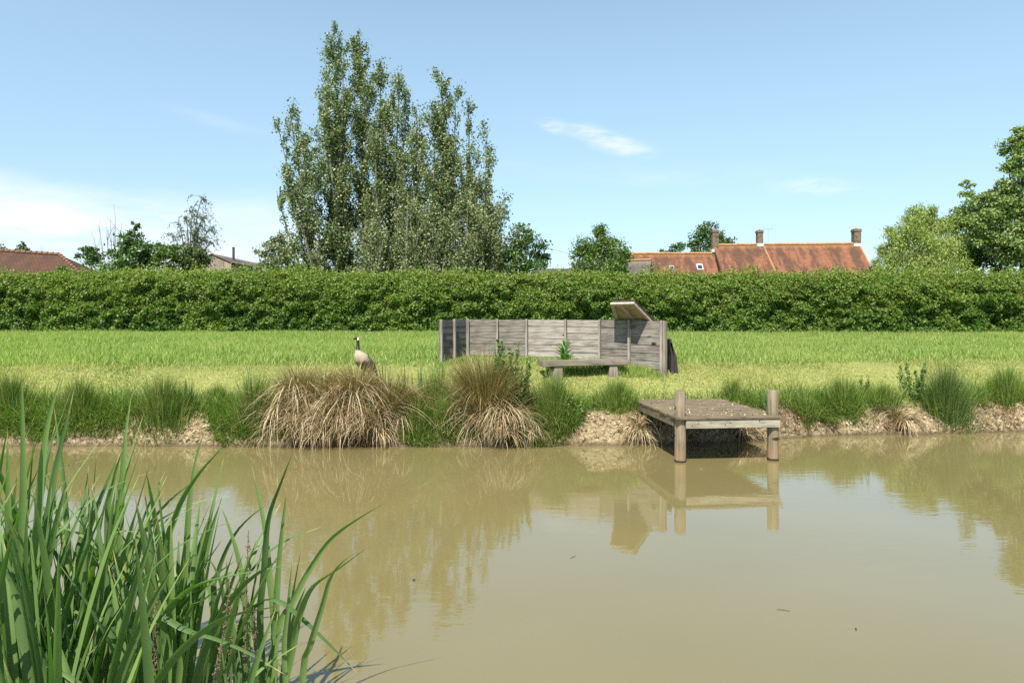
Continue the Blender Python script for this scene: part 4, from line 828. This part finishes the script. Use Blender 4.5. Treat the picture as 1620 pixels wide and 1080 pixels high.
# weeping birch
def weeping():
    rng = np.random.default_rng(50); Y = 34.0; x0 = X(300, Y); base = np.array([x0, Y, 1.45]); t = thing('weeping_tree', 'thin weeping tree with hanging twigs leaning right above the hedge', 'tree', base)
    tr = MB(); cs = []
    for (tp, ty, dr) in [(320, 312, 1), (308, 330, .8), (332, 345, 1.1), (348, 362, 1), (280, 352, .8), (295, 345, .8), (325, 375, .8), (275, 372, .5), (312, 362, .9), (340, 380, .6), (300, 378, .8), (318, 340, 1)]:
        tip = np.array([X(tp, Y), Y + rng.normal() * .5, Zp(ty, Y)]); mid = base * .6 + tip * .4; mid[2] = tip[2] + .1; mid[0] = base[0] * .75 + tip[0] * .25
        path = bez(base, mid, tip, 12); tr.tube(path, list(np.linspace(.05, .006, 12)), 5)
        for k in range(26):
            i = rng.integers(4, 12); p = path[i] + rng.normal(size=3) * .05; ln = rng.uniform(.2, .9) * dr; o_ = rng.normal(size=2) * .5
            e = p + np.array([o_[0] * ln + .38 * ln, o_[1] * ln, -ln * rng.uniform(.4, 1)]); q = p + np.array([o_[0] * ln, o_[1] * ln, .12]); tw = bez(p, q, e, 5); tr.tube(tw, [.008, .007, .006, .004, .003], 3, False)
            u = rng.random(int(20 * ln) + 3)[:, None]; cs.append(p * (1 - u) ** 2 + 2 * q * u * (1 - u) + e * u * u + rng.normal(size=(len(u), 3)) * .035)
    tr.build('trunk', M_['bark'], t); c = np.concatenate(cs); V, Ft = leaves(c, .10 * rng.uniform(.6, 1.2, len(c)), rng, droop=1.0, aspect=.5); link('crown', mesh_np('crown', V, Ft), M_['weep'], t)
weeping()
def bare(name, label, px, Y, tips, seed, m='twig'):
    rng = np.random.default_rng(seed); base = np.array([X(px, Y), Y, 1.45]); tr = MB()
    for tp, ty in tips:
        tip = np.array([X(tp, Y), Y + rng.normal() * .3, Zp(ty, Y)]); path = bez(base, base * .45 + tip * .55 + np.array([0, 0, .25]), tip, 9); tr.tube(path, list(np.linspace(.04, .006, 9)), 5)
        for k in range(9):
            i = rng.integers(3, 8); p = path[i]; d = (tip - base) / np.linalg.norm(tip - base) + rng.normal(size=3) * .42; ln = rng.uniform(.3, .8); tr.tube([p, p + d * ln * .5, p + d * ln + rng.normal(size=3) * .05], [.012, .008, .004], 4, False)
    o = tr.build(name, M_[m]); o.data.transform(Matrix.Translation(Vector(-base))); o.location = Vector(base)
    return tag(o, label, 'tree')
bare('bare_tree', 'leafless grey shrub with fine upright twigs behind the sapling', 182, 35, [(152, 380), (162, 358), (172, 346), (184, 345), (196, 352), (206, 366), (186, 360), (170, 365)], 61)
bare('bare_tree', 'thin leafless twigs right of the sapling tip', 228, 36, [(232, 368), (224, 380), (240, 385)], 62)
bare('bare_tree', 'few dead twigs poking over the brown roof ridge', 62, 60, [(62, 392), (66, 388), (70, 396)], 63)

# ------------------------------------------------------------------ buildings
def uv_quad(name, quads, m, parent, thick=.08):
    """roof slopes: each quad (eave left, eave right, ridge right, ridge left) in world space; u along the eave, v = metres below the ridge"""
    bm = bmesh.new(); uvl = bm.loops.layers.uv.new('UVMap')
    for q in quads:
        q = [Vector([float(c) for c in p]) for p in q]; ridge_dir = (q[1] - q[0]).normalized(); nrm = (q[1] - q[0]).cross(q[-1] - q[0]).normalized()
        if nrm.z < 0: nrm = -nrm
        topv = [bm.verts.new(p) for p in q]; bot = [bm.verts.new(p - nrm * thick) for p in q]
        fs = [bm.faces.new(topv)] + [bm.faces.new([topv[i], bot[i], bot[(i + 1) % len(q)], topv[(i + 1) % len(q)]]) for i in range(len(q))] + [bm.faces.new(bot[::-1])]
        ref = q[-1]; down = nrm.cross(ridge_dir); down = -down if down.z > 0 else down
        for f in fs:
            for l in f.loops: l[uvl].uv = ((l.vert.co - q[0]).dot(ridge_dir) + 30, (l.vert.co - ref).dot(down))
    bmesh.ops.recalc_face_normals(bm, faces=bm.faces)
    me = bpy.data.meshes.new(name); bm.to_mesh(me); bm.free(); return link(name, me, m, parent)
def wall_box(mb, x0, x1, y0, y1, z0, z1): mb.box((x0, y0, z0), (x1, y1, z1))
def gable_house():
    HY = 62.0; ra = R(1.8)
    xl, xm, xr = X(985, HY), X(1129, HY), X(1356, HY); zr1, zr2, ze = Zp(388, HY), Zp(401.5, HY), 4.3; run = 4.0
    h = thing('brick_house', 'long farmhouse with mottled orange clay tile roof and three brick chimneys', 'house', (xm, HY, 1.45))
    roof = uv_quad('roof', [((xm, HY - run, ze), (xr + .3, HY - run, ze), (xr + .15, HY, zr1 + .12), (xm, HY, zr1)), ((xr + .3, HY + run, ze), (xm, HY + run, ze), (xm, HY, zr1), (xr + .15, HY, zr1 + .12))], M_['roof_red'], h, .14)
    run2 = run * (zr2 - ze) / (zr1 - ze)
    uv_quad('roof', [((xl, HY - run2, ze), (xm - .02, HY - run2, ze), (xm - .02, HY, zr2), (xl, HY, zr2)), ((xm - .02, HY + run2, ze), (xl, HY + run2, ze), (xl, HY, zr2), (xm - .02, HY, zr2))], M_['roof_red'], h, .14)
    mb = MB()
    mb.prism([(xm + .1, HY - run + .35, 1.2), (xm + .1, HY + run - .35, 1.2), (xm + .1, HY + run - .35, ze), (xm + .1, HY, zr1 - .3), (xm + .1, HY - run + .35, ze)], [(xr - .02, HY - run + .35, 1.2), (xr - .02, HY + run - .35, 1.2), (xr - .02, HY + run - .35, ze), (xr - .02, HY, zr1 - .25), (xr - .02, HY - run + .35, ze)])
    mb.build('wall', M_['wall'], h)
    mb = MB(); mb.prism([(xl + .1, HY - run2 + .35, 1.2), (xl + .1, HY + run2 - .35, 1.2), (xl + .1, HY + run2 - .35, ze), (xl + .1, HY, zr2 - .3), (xl + .1, HY - run2 + .35, ze)], [(xm + .06, HY - run2 + .35, 1.2), (xm + .06, HY + run2 - .35, 1.2), (xm + .06, HY + run2 - .35, ze), (xm + .06, HY, zr2 - .3), (xm + .06, HY - run2 + .35, ze)]); mb.build('wall', M_['wall'], h)
    # ridge tiles: half round, slightly uneven
    for a, b_, za, zb in ((xm, xr + .15, zr1, zr1 + .12), (xl, xm - .02, zr2, zr2)):
        mb = MB(); n = int((b_ - a) / .42); r_ = random.Random(3)
        for i in range(n):
            u0, u1 = i / n, (i + .97) / n; z_ = lambda u: za + (zb - za) * u + .02 + r_.uniform(-.02, .02)
            mb.tube([(a + (b_ - a) * u0, HY, z_(u0)), (a + (b_ - a) * u1, HY, z_(u1))], [.13, .13], 8)
        mb.build('ridge_tiles', M_['ridge'], h)
    mb = MB()
    for i in range(24):
        u0, u1 = i / 24, (i + .96) / 24; p = lambda u: (xr + .3 - .15 * u, HY - run + run * u, ze + (zr1 + .12 - ze) * u + .02)
        mb.tube([p(u0), p(u1)], [.09, .09], 6)
    mb.build('verge_tiles', M_['ridge'], h)
    # parting line on the big roof, a long thin run of mortar
    mb = MB(); xs_ = X(1207, HY); p = lambda u: (xs_ + .35 * u, HY - run * u * .75, zr1 + (ze - zr1) * u * .75 + .05); mb.tube([p(0), p(1)], [.07, .07], 6); mb.build('mortar_fillet', M_['ridge'], h)
    for px, top, base, wd, dp in ((1131, 364, 397, .56, .5), (1201.5, 364.5, 388, .5, .5), (1354.5, 362.5, 388, .62, .6)):
        cx = X(px, HY); zt, zb = Zp(top, HY), Zp(base, HY) - .8; mb = MB(); mb.box((cx - wd / 2, HY - dp / 2, zb), (cx + wd / 2, HY + dp / 2, zt - .24))
        mb.box((cx - wd / 2 - .05, HY - dp / 2 - .05, zt - .24), (cx + wd / 2 + .05, HY + dp / 2 + .05, zt - .08)); mb.box((cx - wd / 2 - .01, HY - dp / 2 - .01, zt - .08), (cx + wd / 2 + .01, HY + dp / 2 + .01, zt))
        c = mb.build('chimney', M_['stack'], h, bevel=.012, seg=1)
        mb = MB(); mb.tube([(cx, HY, zt + .001), (cx, HY, zt + .10)], [.10, .085], 10); mb.build('chimney_pot', M_['ridge'], c)
        mb = MB(); fz = Zp(base, HY); mb.box((cx - wd / 2 - .02, HY - dp / 2 - .02, fz - .12), (cx + wd / 2 + .02, HY + dp / 2 + .02, fz + .14)); mb.build('flashing', M_['lead'], c)
    # roof lights in the wing
    for px, py, s, fr in ((1062.5, 423.5, .2, 'metal'), (1107, 422, .26, 'white')):
        zz = Zp(py, HY - 1.6); u = (zr2 - zz) / (zr2 - ze); cy = HY - run2 * u; cx = X(px, cy)
        sl = Vector((0, -run2, ze - zr2)).normalized(); nn = Vector((0, -(zr2 - ze), run2)).normalized() * -1; nn = nn if nn.z > 0 else -nn
        nn = Vector((0, ze - zr2, run2)).normalized(); nn = Vector((0, -(zr2 - ze), run2)).normalized()
        Mx = Matrix((Vector((1, 0, 0)), sl * -1, nn)).transposed().to_4x4(); Mx.translation = (cx, cy, zz)
        mb = MB(); mb.box((-s, -s * 1.3, .0), (s, s * 1.3, .07), Mx); f = mb.build('roof_window', M_[fr], h)
        mb = MB(); mb.box((-s + .05, -s * 1.3 + .05, .072), (s - .05, s * .9, .08), Mx); mb.build('pane', M_['glass'], f)
    # aerial
    mb = MB(); ax, ay = X(1216, HY), HY + .1; mb.tube([(ax, ay, zr1 - .2), (ax, ay, Zp(362, HY))], [.02, .02], 6); mb.tube([(ax - .5, ay, Zp(362.5, HY)), (ax + .4, ay, Zp(361.5, HY))], [.012, .012], 5)
    for k in range(6): mb.tube([(ax - .45 + k * .16, ay - .25, Zp(362.3, HY)), (ax - .45 + k * .16, ay + .25, Zp(362.3, HY))], [.008, .008], 4)
    mb.build('aerial', M_['metal'], h)
    for wx in (1020, 1060, 1170, 1230, 1290, 1335):
        y_ = HY - (run if wx > 1130 else run2) + .35; cx = X(wx, y_); mb = MB(); mb.box((cx - .5, y_ - .03, 2.4), (cx + .5, y_ + .05, 3.6)); f = mb.build('window', M_['white'], h); mb = MB(); mb.box((cx - .42, y_ - .04, 2.48), (cx + .42, y_ - .032, 3.52)); mb.build('pane', M_['glass'], f)
gable_house()
def small_gable():
    Y = 57.0; xa, xb = X(1003, Y), X(1031, Y); h = thing('outbuilding', 'small grey tiled outbuilding with dark gable at the left end of the house', 'outbuilding', (xb, Y, 1.45)); xc = xb - .2; zr, ze = Zp(411, Y), 3.2; run = 2.2
    uv_quad('roof', [((xa - 3, Y - run, ze), (xb + .1, Y - run, ze), (xb - .05, Y, zr), (xa - 3, Y, zr)), ((xb + .45, Y + run * .9, ze), (xa - 3, Y + run, ze), (xa - 3, Y, zr), (xb - .05, Y, zr))], M_['roof_grey'], h, .1)
    mb = MB(); mb.prism([(xa - 2.9, Y - run + .2, 1.2), (xa - 2.9, Y + run - .2, 1.2), (xa - 2.9, Y + run - .2, ze), (xa - 2.9, Y, zr - .15), (xa - 2.9, Y - run + .2, ze)], [(xb - .06, Y - run + .2, 1.2), (xb + .4, Y + run - .2, 1.2), (xb + .4, Y + run - .2, ze), (xb - .1, Y, zr - .15), (xb - .06, Y - run + .2, ze)]); mb.build('wall', M_['roof_dark'], h)
    mb = MB(); mb.tube([(xa - 3, Y, zr + .02), (xb - .05, Y, zr + .02)], [.1, .1], 8); mb.build('ridge_tiles', M_['ridge'], h); h.rotation_euler = (0, 0, -R(24))
small_gable()
def barn_left():
    Y = 46.0; h = thing('tiled_barn', 'long brown hipped tile roof of a barn above the hedge at the left edge', 'barn', (X(20, Y), Y, 1.45))
    xl, xr = X(-260, Y), X(94, Y); zl, zr, ze = Zp(380, Y), Zp(403, Y), 3.3; run = 3.7; xe = X(172, Y - run)
    yl = -.0
    uv_quad('roof', [((xl, Y - run, ze), (xe, Y - run, ze), (xr, Y, zr), (xl, Y, zl)), ((xe, Y + run, ze), (xl, Y + run, ze), (xl, Y, zl), (xr, Y, zr)), ((xe, Y - run, ze), (xe, Y + run, ze), (xr, Y, zr))], M_['roof_brown'], h, .1)
    mb = MB(); mb.box((xl + .1, Y - run + .3, 1.2), (xe - .3, Y + run - .3, ze - .02)); mb.build('wall', M_['wall'], h)
    for nm, a, b_ in (('ridge_tiles', (xl, Y, zl), (xr, Y, zr)), ('hip_tiles', (xr, Y, zr), (xe, Y - run, ze))):
        a, b_ = np.array(a), np.array(b_); L = np.linalg.norm(b_ - a); n = int(L / .36); mb = MB()
        for i in range(n):
            p, q = a + (b_ - a) * i / n, a + (b_ - a) * (i + .95) / n; p = p + np.array([0, 0, .015]); q = q + np.array([0, 0, .05]); mb.tube([p, q], [.10, .12], 7)
        mb.build(nm, M_['ridge_brown'], h)
barn_left()
def plank_barn():
    Y = 52.0; h = thing('plank_barn', 'old barn with plank gable and pale sagging roof left of the poplars', 'barn', (X(350, Y), Y, 1.45))
    gx0, gx1 = X(324, Y), X(366, Y); pk = X(336, Y); zt, ze1 = Zp(402, Y), Zp(420, Y)
    mb = MB(); n = 14
    for i in range(n):
        a, b_ = gx0 + (gx1 - gx0) * i / n, gx0 + (gx1 - gx0) * (i + .94) / n
        zf = lambda x: zt - (pk - x) * .35 if x < pk else zt - (x - pk) * .42
        mb.prism([(a, Y, 1.2), (b_, Y, 1.2), (b_, Y + .06, 1.2), (a, Y + .06, 1.2)], [(a, Y, zf(a) - .06), (b_, Y, zf(b_) - .06), (b_, Y + .06, zf(b_) - .06), (a, Y + .06, zf(a) - .06)])
    mb.build('gable_planks', M_['plank'], h)
    zg1 = zt - (gx1 - pk) * .42
    uv_quad('roof', [((gx1 + .2, Y - .1, zg1 - .05), (X(470, Y + 14), Y + 12, zg1 - .05), (X(430, Y + 12), Y + 12, zt + .1), (pk, Y - .1, zt + .05)), ((gx0 - .1, Y - .1, zt - (pk - gx0) * .35), (pk, Y - .1, zt + .05), (X(430, Y + 12), Y + 12, zt + .1), (X(400, Y + 12), Y + 12, zt - .4))], M_['roof_grey'], h, .06)
    mb = MB(); mb.prism([(gx1 - .1, Y + .08, 1.2), (X(464, Y + 12), Y + 11.9, 1.2), (X(400, Y + 12), Y + 11.9, 1.2), (gx0 + .1, Y + .08, 1.2)], [(gx1 - .1, Y + .08, zg1 - .15), (X(464, Y + 12), Y + 11.9, zg1 - .15), (X(400, Y + 12), Y + 11.9, zg1 - .15), (gx0 + .1, Y + .08, zg1 - .15)]); mb.build('wall', M_['plank'], h)
    mb = MB(); mb.tube([(X(352.5, Y), Y + 2, zt - .9), (X(352.5, Y), Y + 2, Zp(390, Y)), (X(352.3, Y), Y + 2, Zp(386.5, Y))], [.10, .10, .11], 8); mb.build('flue_pipe', M_['roof_dark'], h)
plank_barn()
def low_shed(label, pa, pb, ytop, Y, m, ze=2.9):
    xa, xb = X(pa, Y), X(pb, Y); zt = Zp(ytop, Y); h = thing('low_shed', label, 'shed', ((xa + xb) / 2, Y, 1.45), 'low sheds glimpsed over the hedge')
    uv_quad('roof', [((xa, Y - 2.5, ze), (xb, Y - 2.5, ze), (xb, Y, zt), (xa, Y, zt)), ((xb, Y + 2.5, ze), (xa, Y + 2.5, ze), (xa, Y, zt), (xb, Y, zt))], M_[m], h, .1)
    mb = MB(); mb.box((xa + .15, Y - 2.3, 1.2), (xb - .15, Y + 2.3, ze)); mb.build('wall', M_['plank'], h)
low_shed('low dark shed roof in the gap right of the poplar row', 845, 905, 425, 54, 'roof_dark')
low_shed('low orange tiled shed roof seen under the left poplar', 468, 520, 420.5, 54, 'roof_red')
mb = MB(); a, b_ = at(800, 366, 56), at(960, 407, 56); n = 14
mb.tube([a + (b_ - a) * (i / n) - np.array([0, 0, .5 * 4 * (i / n) * (1 - i / n)]) for i in range(n + 1)], [.012] * (n + 1), 5)
tag(mb.build('overhead_wire', M_['felt']), 'thin overhead wire crossing the gap between the poplars and the round tree', 'wire')

# ------------------------------------------------------------------ foreground reeds
def blade_path(ctrl, wd, mat_fold=.22, tip=.10, tw=0.0, seg=26, spin=0.0):
    """one long reed leaf along control points (world), V-section, twisting a little"""
    P = np.array(ctrl, float); k = len(P); d = np.concatenate([[0], np.cumsum(np.linalg.norm(np.diff(P, axis=0), axis=1))]); d /= d[-1]
    u = np.linspace(0, 1, seg + 1); ext = np.concatenate([[2 * P[0] - P[1]], P, [2 * P[-1] - P[-2]]]); out = []
    for uu in u:
        i = min(int(np.searchsorted(d, uu, 'right')) - 1, k - 2); f_ = (uu - d[i]) / (d[i + 1] - d[i] + 1e-9)
        p0, p1, p2, p3 = ext[i], ext[i + 1], ext[i + 2], ext[i + 3]
        out.append(.5 * (2 * p1 + (p2 - p0) * f_ + (2 * p0 - 5 * p1 + 4 * p2 - p3) * f_ ** 2 + (3 * p1 - p0 - 3 * p2 + p3) * f_ ** 3))
    Q = np.array(out); T = np.gradient(Q, axis=0); T /= np.linalg.norm(T, axis=1, keepdims=True)
    ref = np.array([math.cos(spin), math.sin(spin), 0.0]); V = []
    for i, uu in enumerate(u):
        a = spin + tw * uu; ref = np.array([math.cos(a), math.sin(a), .0]); s = ref - T[i] * ref.dot(T[i]); s /= np.linalg.norm(s) + 1e-9; nrm = np.cross(s, T[i])
        pw = min(1.0, .55 + uu * 1.2) * (1 - max(0, (uu - .55) / .45) ** 1.7) ** .9 if uu < 1 else 0
        hw = wd * .5 * max(pw, .02)
        V += [Q[i] - s * hw, Q[i] - nrm * hw * mat_fold * 2, Q[i] + s * hw]
    Fq = [(i * 3 + j, i * 3 + j + 1, i * 3 + j + 4, i * 3 + j + 3) for i in range(seg) for j in range(2)]
    return np.array(V), np.array(Fq)
def shoot(label, blist, root, group=None):
    V, Fq = join_vf(blist); me = mesh_np('reed_plant', V, Fq)
    a = me.attributes.new('along', 'FLOAT', 'POINT'); a.data.foreach_set('value', np.concatenate([np.repeat(np.linspace(0, 1, len(v) // 3), 3) for v, _ in blist]).astype(np.float32)); o = link('reed_plant', me, M_['reed'], None, True)
    me.transform(Matrix.Translation(Vector([-float(c) for c in root]))); o.location = Vector([float(c) for c in root])
    return tag(o, label, 'reeds', group)
rng = np.random.default_rng(99)
def rand_shoot(x, y, h, nl, lean, label, group, az0=None):
    root = np.array([x, y, -.12]); bl = []; fan = rng.random() * 6.283 if az0 is None else az0
    for i in range(nl):
        a = (fan if rng.random() < .55 else rng.normal() * .6) + (0 if i % 2 else math.pi) + rng.normal() * .35; L = (h + .15) * rng.uniform(.62, 1.05); ln = lean * rng.uniform(.3, 1.2); bend = rng.uniform(.05, .5) if rng.random() < .78 else rng.uniform(.8, 1.9)
        n = 6; p = root + np.array([math.cos(a), math.sin(a), 0]) * .012; pts_ = [p]
        for s in range(n):
            th = ln * .55 + bend * (s / n) ** 2.2; p = p + np.array([math.cos(a) * math.sin(th), math.sin(a) * math.sin(th), math.cos(th)]) * L / n; pts_.append(p)
        bl.append(blade_path(pts_, rng.uniform(.023, .038), tw=rng.normal() * .9, spin=a + math.pi / 2 + rng.normal() * .5, seg=20))
    return shoot(label, bl, root, group)
DG = 'reed plants of the dense stand at the lower left'
cnt = 0
for k in range(400):
    if cnt >= 72: break
    y = rng.uniform(2.15, 3.5); px = rng.uniform(-120, 318) if rng.random() < .86 else rng.uniform(-200, 0); x = X(px, y)
    hmax = np.interp(px, [-200, 40, 110, 200, 335], [1.45, 1.46, 1.36, 1.20, 1.08]) 
    rand_shoot(x, y, hmax * rng.uniform(.74, 1.02), int(rng.integers(4, 8)), .40, 'green reed plant in the dense stand filling the lower left corner', DG); cnt += 1
for i, (px, y, h) in enumerate([(366, 2.9, .98), (400, 2.75, .86), (432, 3.0, .84), (380, 2.5, .62)]):
    rand_shoot(X(px, y), y, h, 4, .28, ['sparse reed plant just right of the dense stand', 'low reed plant with short leaves near the bottom edge right of the dense stand', 'thin upright reed plant between the dense stand and the arching ones', 'shortest reed plant at the bottom edge among dead stalks'][i], 'sparse reed plants right of the stand')
def hero(label, root_px, Y, bl):
    root = np.array([X(root_px, Y), Y, -.12]); out = []
    for pts_, wd, dys, spin in bl:
        k = len(pts_); c = [root] + [at(px, py, Y + dys * (i + 1) / k) for i, (px, py) in enumerate(pts_)]
        out.append(blade_path(c, wd, spin=spin, tw=.5, seg=30))
    shoot(label, out, root, 'sparse reed plants right of the stand')
hero('reed plant arching furthest right over the open water with two long bent leaves', 418, 2.85, [([(438, 1007), (463, 953), (488, 904), (524, 852), (570, 818), (610, 795)], .027, .1, .1), ([(459, 1046), (472, 981), (493, 930), (534, 900), (586, 862)], .028, -.1, .2), ([(380, 1010), (404, 958), (440, 950), (493, 992), (566, 1064)], .024, .0, .2)])
hero('reed plant with a leaf bending back at the right of the arching ones', 470, 2.7, [([(480, 1060), (490, 1023), (511, 955), (522, 915), (540, 890), (566, 872)], .026, -.1, .1), ([(450, 1050), (456, 960), (461, 900), (463, 880)], .022, .1, .4)])
hero('upright pair of reed leaves standing tallest in the sparse patch', 432, 2.9, [([(436, 992), (440, 910), (446, 840), (453, 780), (451, 770)], .027, .0, .2), ([(430, 1060), (434, 994), (426, 905), (418, 830), (398, 735)], .027, .1, .15), ([(412, 1000), (418, 900), (425, 820), (445, 762), (463, 716)], .028, -.1, .3)])
hero('reed plant with one pale leaf lying level across the others', 262, 2.6, [([(268, 985), (285, 945), (320, 922), (400, 904), (488, 888)], .030, -.2, .1), ([(293, 992), (320, 950), (345, 932), (372, 905)], .024, .0, .3), ([(226, 993), (304, 1000), (381, 1026), (452, 1067)], .028, -.25, .2)])
hero('reed plant with dark narrow leaves rising in front of the grey water', 380, 2.8, [([(392, 1023), (387, 945), (376, 878), (355, 813), (345, 795)], .026, .0, .2), ([(371, 1020), (358, 966), (348, 917), (332, 886), (322, 890)], .026, -.1, .4), ([(340, 960), (345, 905), (368, 850), (395, 818), (426, 795)], .024, .1, .3)])
hero('reed plant of the stand with the leaf that reaches highest', 52, 2.6, [([(52, 950), (58, 850), (72, 690), (99, 584)], .032, .1, .1), ([(36, 900), (37, 750), (34, 576)], .028, .0, .3), ([(70, 900), (85, 760), (118, 612)], .03, .2, .2)])
hero('reed plant behind the stand with one dark upright leaf crossing the bare bank', 190, 3.2, [([(190, 850), (196, 720), (201, 670), (208, 624)], .030, .1, .15), ([(170, 850), (180, 760), (200, 690)], .028, .0, .2)])
hero('reed plant whose leaf tip bends right above the pond edge', 285, 3.1, [([(296, 850), (305, 760), (313, 715), (328, 670)], .028, .1, .2), ([(262, 900), (280, 810), (310, 755), (361, 697)], .030, -.1, .2)])
def dead_stalk(px, Y, tip, label, seed, lean=0):
    r = np.random.default_rng(seed); root = np.array([X(px, Y), Y, -.1]); tp = at(tip[0], tip[1], Y); mb = MB(); path = bez(root, (root + tp) / 2 + np.array([r.normal() * .03, 0, .04]), tp, 12); mb.tube(path, list(np.linspace(.0045, .0015, 12)), 5)
    for k in range(110):
        u = r.uniform(.35, .98); i = min(int(u * 11), 10); p = path[i] + (path[i + 1] - path[i]) * (u * 11 - i) + r.normal(size=3) * .0035; s = r.uniform(.0025, .005); q = p + r.normal(size=3) * s * 1.4
        mb.tube([p, (p + q) / 2, q], [s * .4, s * .8, s * .2], 5)
    o = mb.build('dead_stalk', M_['stalk']); o.data.transform(Matrix.Translation(Vector(-root))); o.location = Vector(root); tag(o, label, 'dead stalk', 'dead brown seed stalks among the reeds')
for i, (px, Y, tip, lab) in enumerate([(232, 2.45, (247, 925), 'thick brown seed stalk standing upright at the right side of the dense stand'), (222, 2.4, (226, 980), 'short brown seed stalk beside the thick upright one'), (270, 2.4, (362, 940), 'branching brown stalk slanting right across the reeds'), (202, 2.35, (200, 1035), 'lowest brown seed stalk near the bottom edge'), (402, 2.7, (401, 960), 'brown seed stalk in the sparse reeds right of the others'), (388, 2.75, (393, 838), 'thin curling brown stalk with the highest tip'), (355, 2.7, (362, 915), 'thin brown stalk between the sparse reed leaves')]):
    dead_stalk(px, Y, tip, lab, 200 + i)
# bits floating on the pond
def floater(label, px, py, size, seed):
    Y = CAM_Z * F / (py - HZ); r = np.random.default_rng(seed); p = np.array([[X(px, Y), Y, .006]]); V, Ft = leaves(p, size, r, up=4, fold=.35); o = link('floating_leaf', mesh_np('floating_leaf', V, Ft), M_['mound']); o.data.transform(Matrix.Translation(Vector([-float(c) for c in p[0]]))); o.location = Vector([float(c) for c in p[0]]); tag(o, label, 'leaf', 'bits floating on the pond')
floater('small dark leaf floating on the tree reflection in mid pond', 655, 918, .035, 1)
floater('tiny dark leaf floating on open water at the right', 1354, 996, .018, 2)
def twig(label, a, b_):
    pa, pb = [np.array([X(p[0], CAM_Z * F / (p[1] - HZ)), CAM_Z * F / (p[1] - HZ), .003]) for p in (a, b_)]; mb = MB(); mb.tube([pa, (pa + pb) / 2 + np.array([.004, .004, .001]), pb], [.001, .0016, .0008], 5); o = mb.build('floating_twig', M_['mound']); o.data.transform(Matrix.Translation(Vector(-pa))); o.location = Vector(pa); tag(o, label, 'twig', 'bits floating on the pond')
twig('thin twig floating on the open water right of the middle', (1229, 964), (1250, 967))
twig('short twig floating below the reflection of the screen', (902, 883), (911, 879))
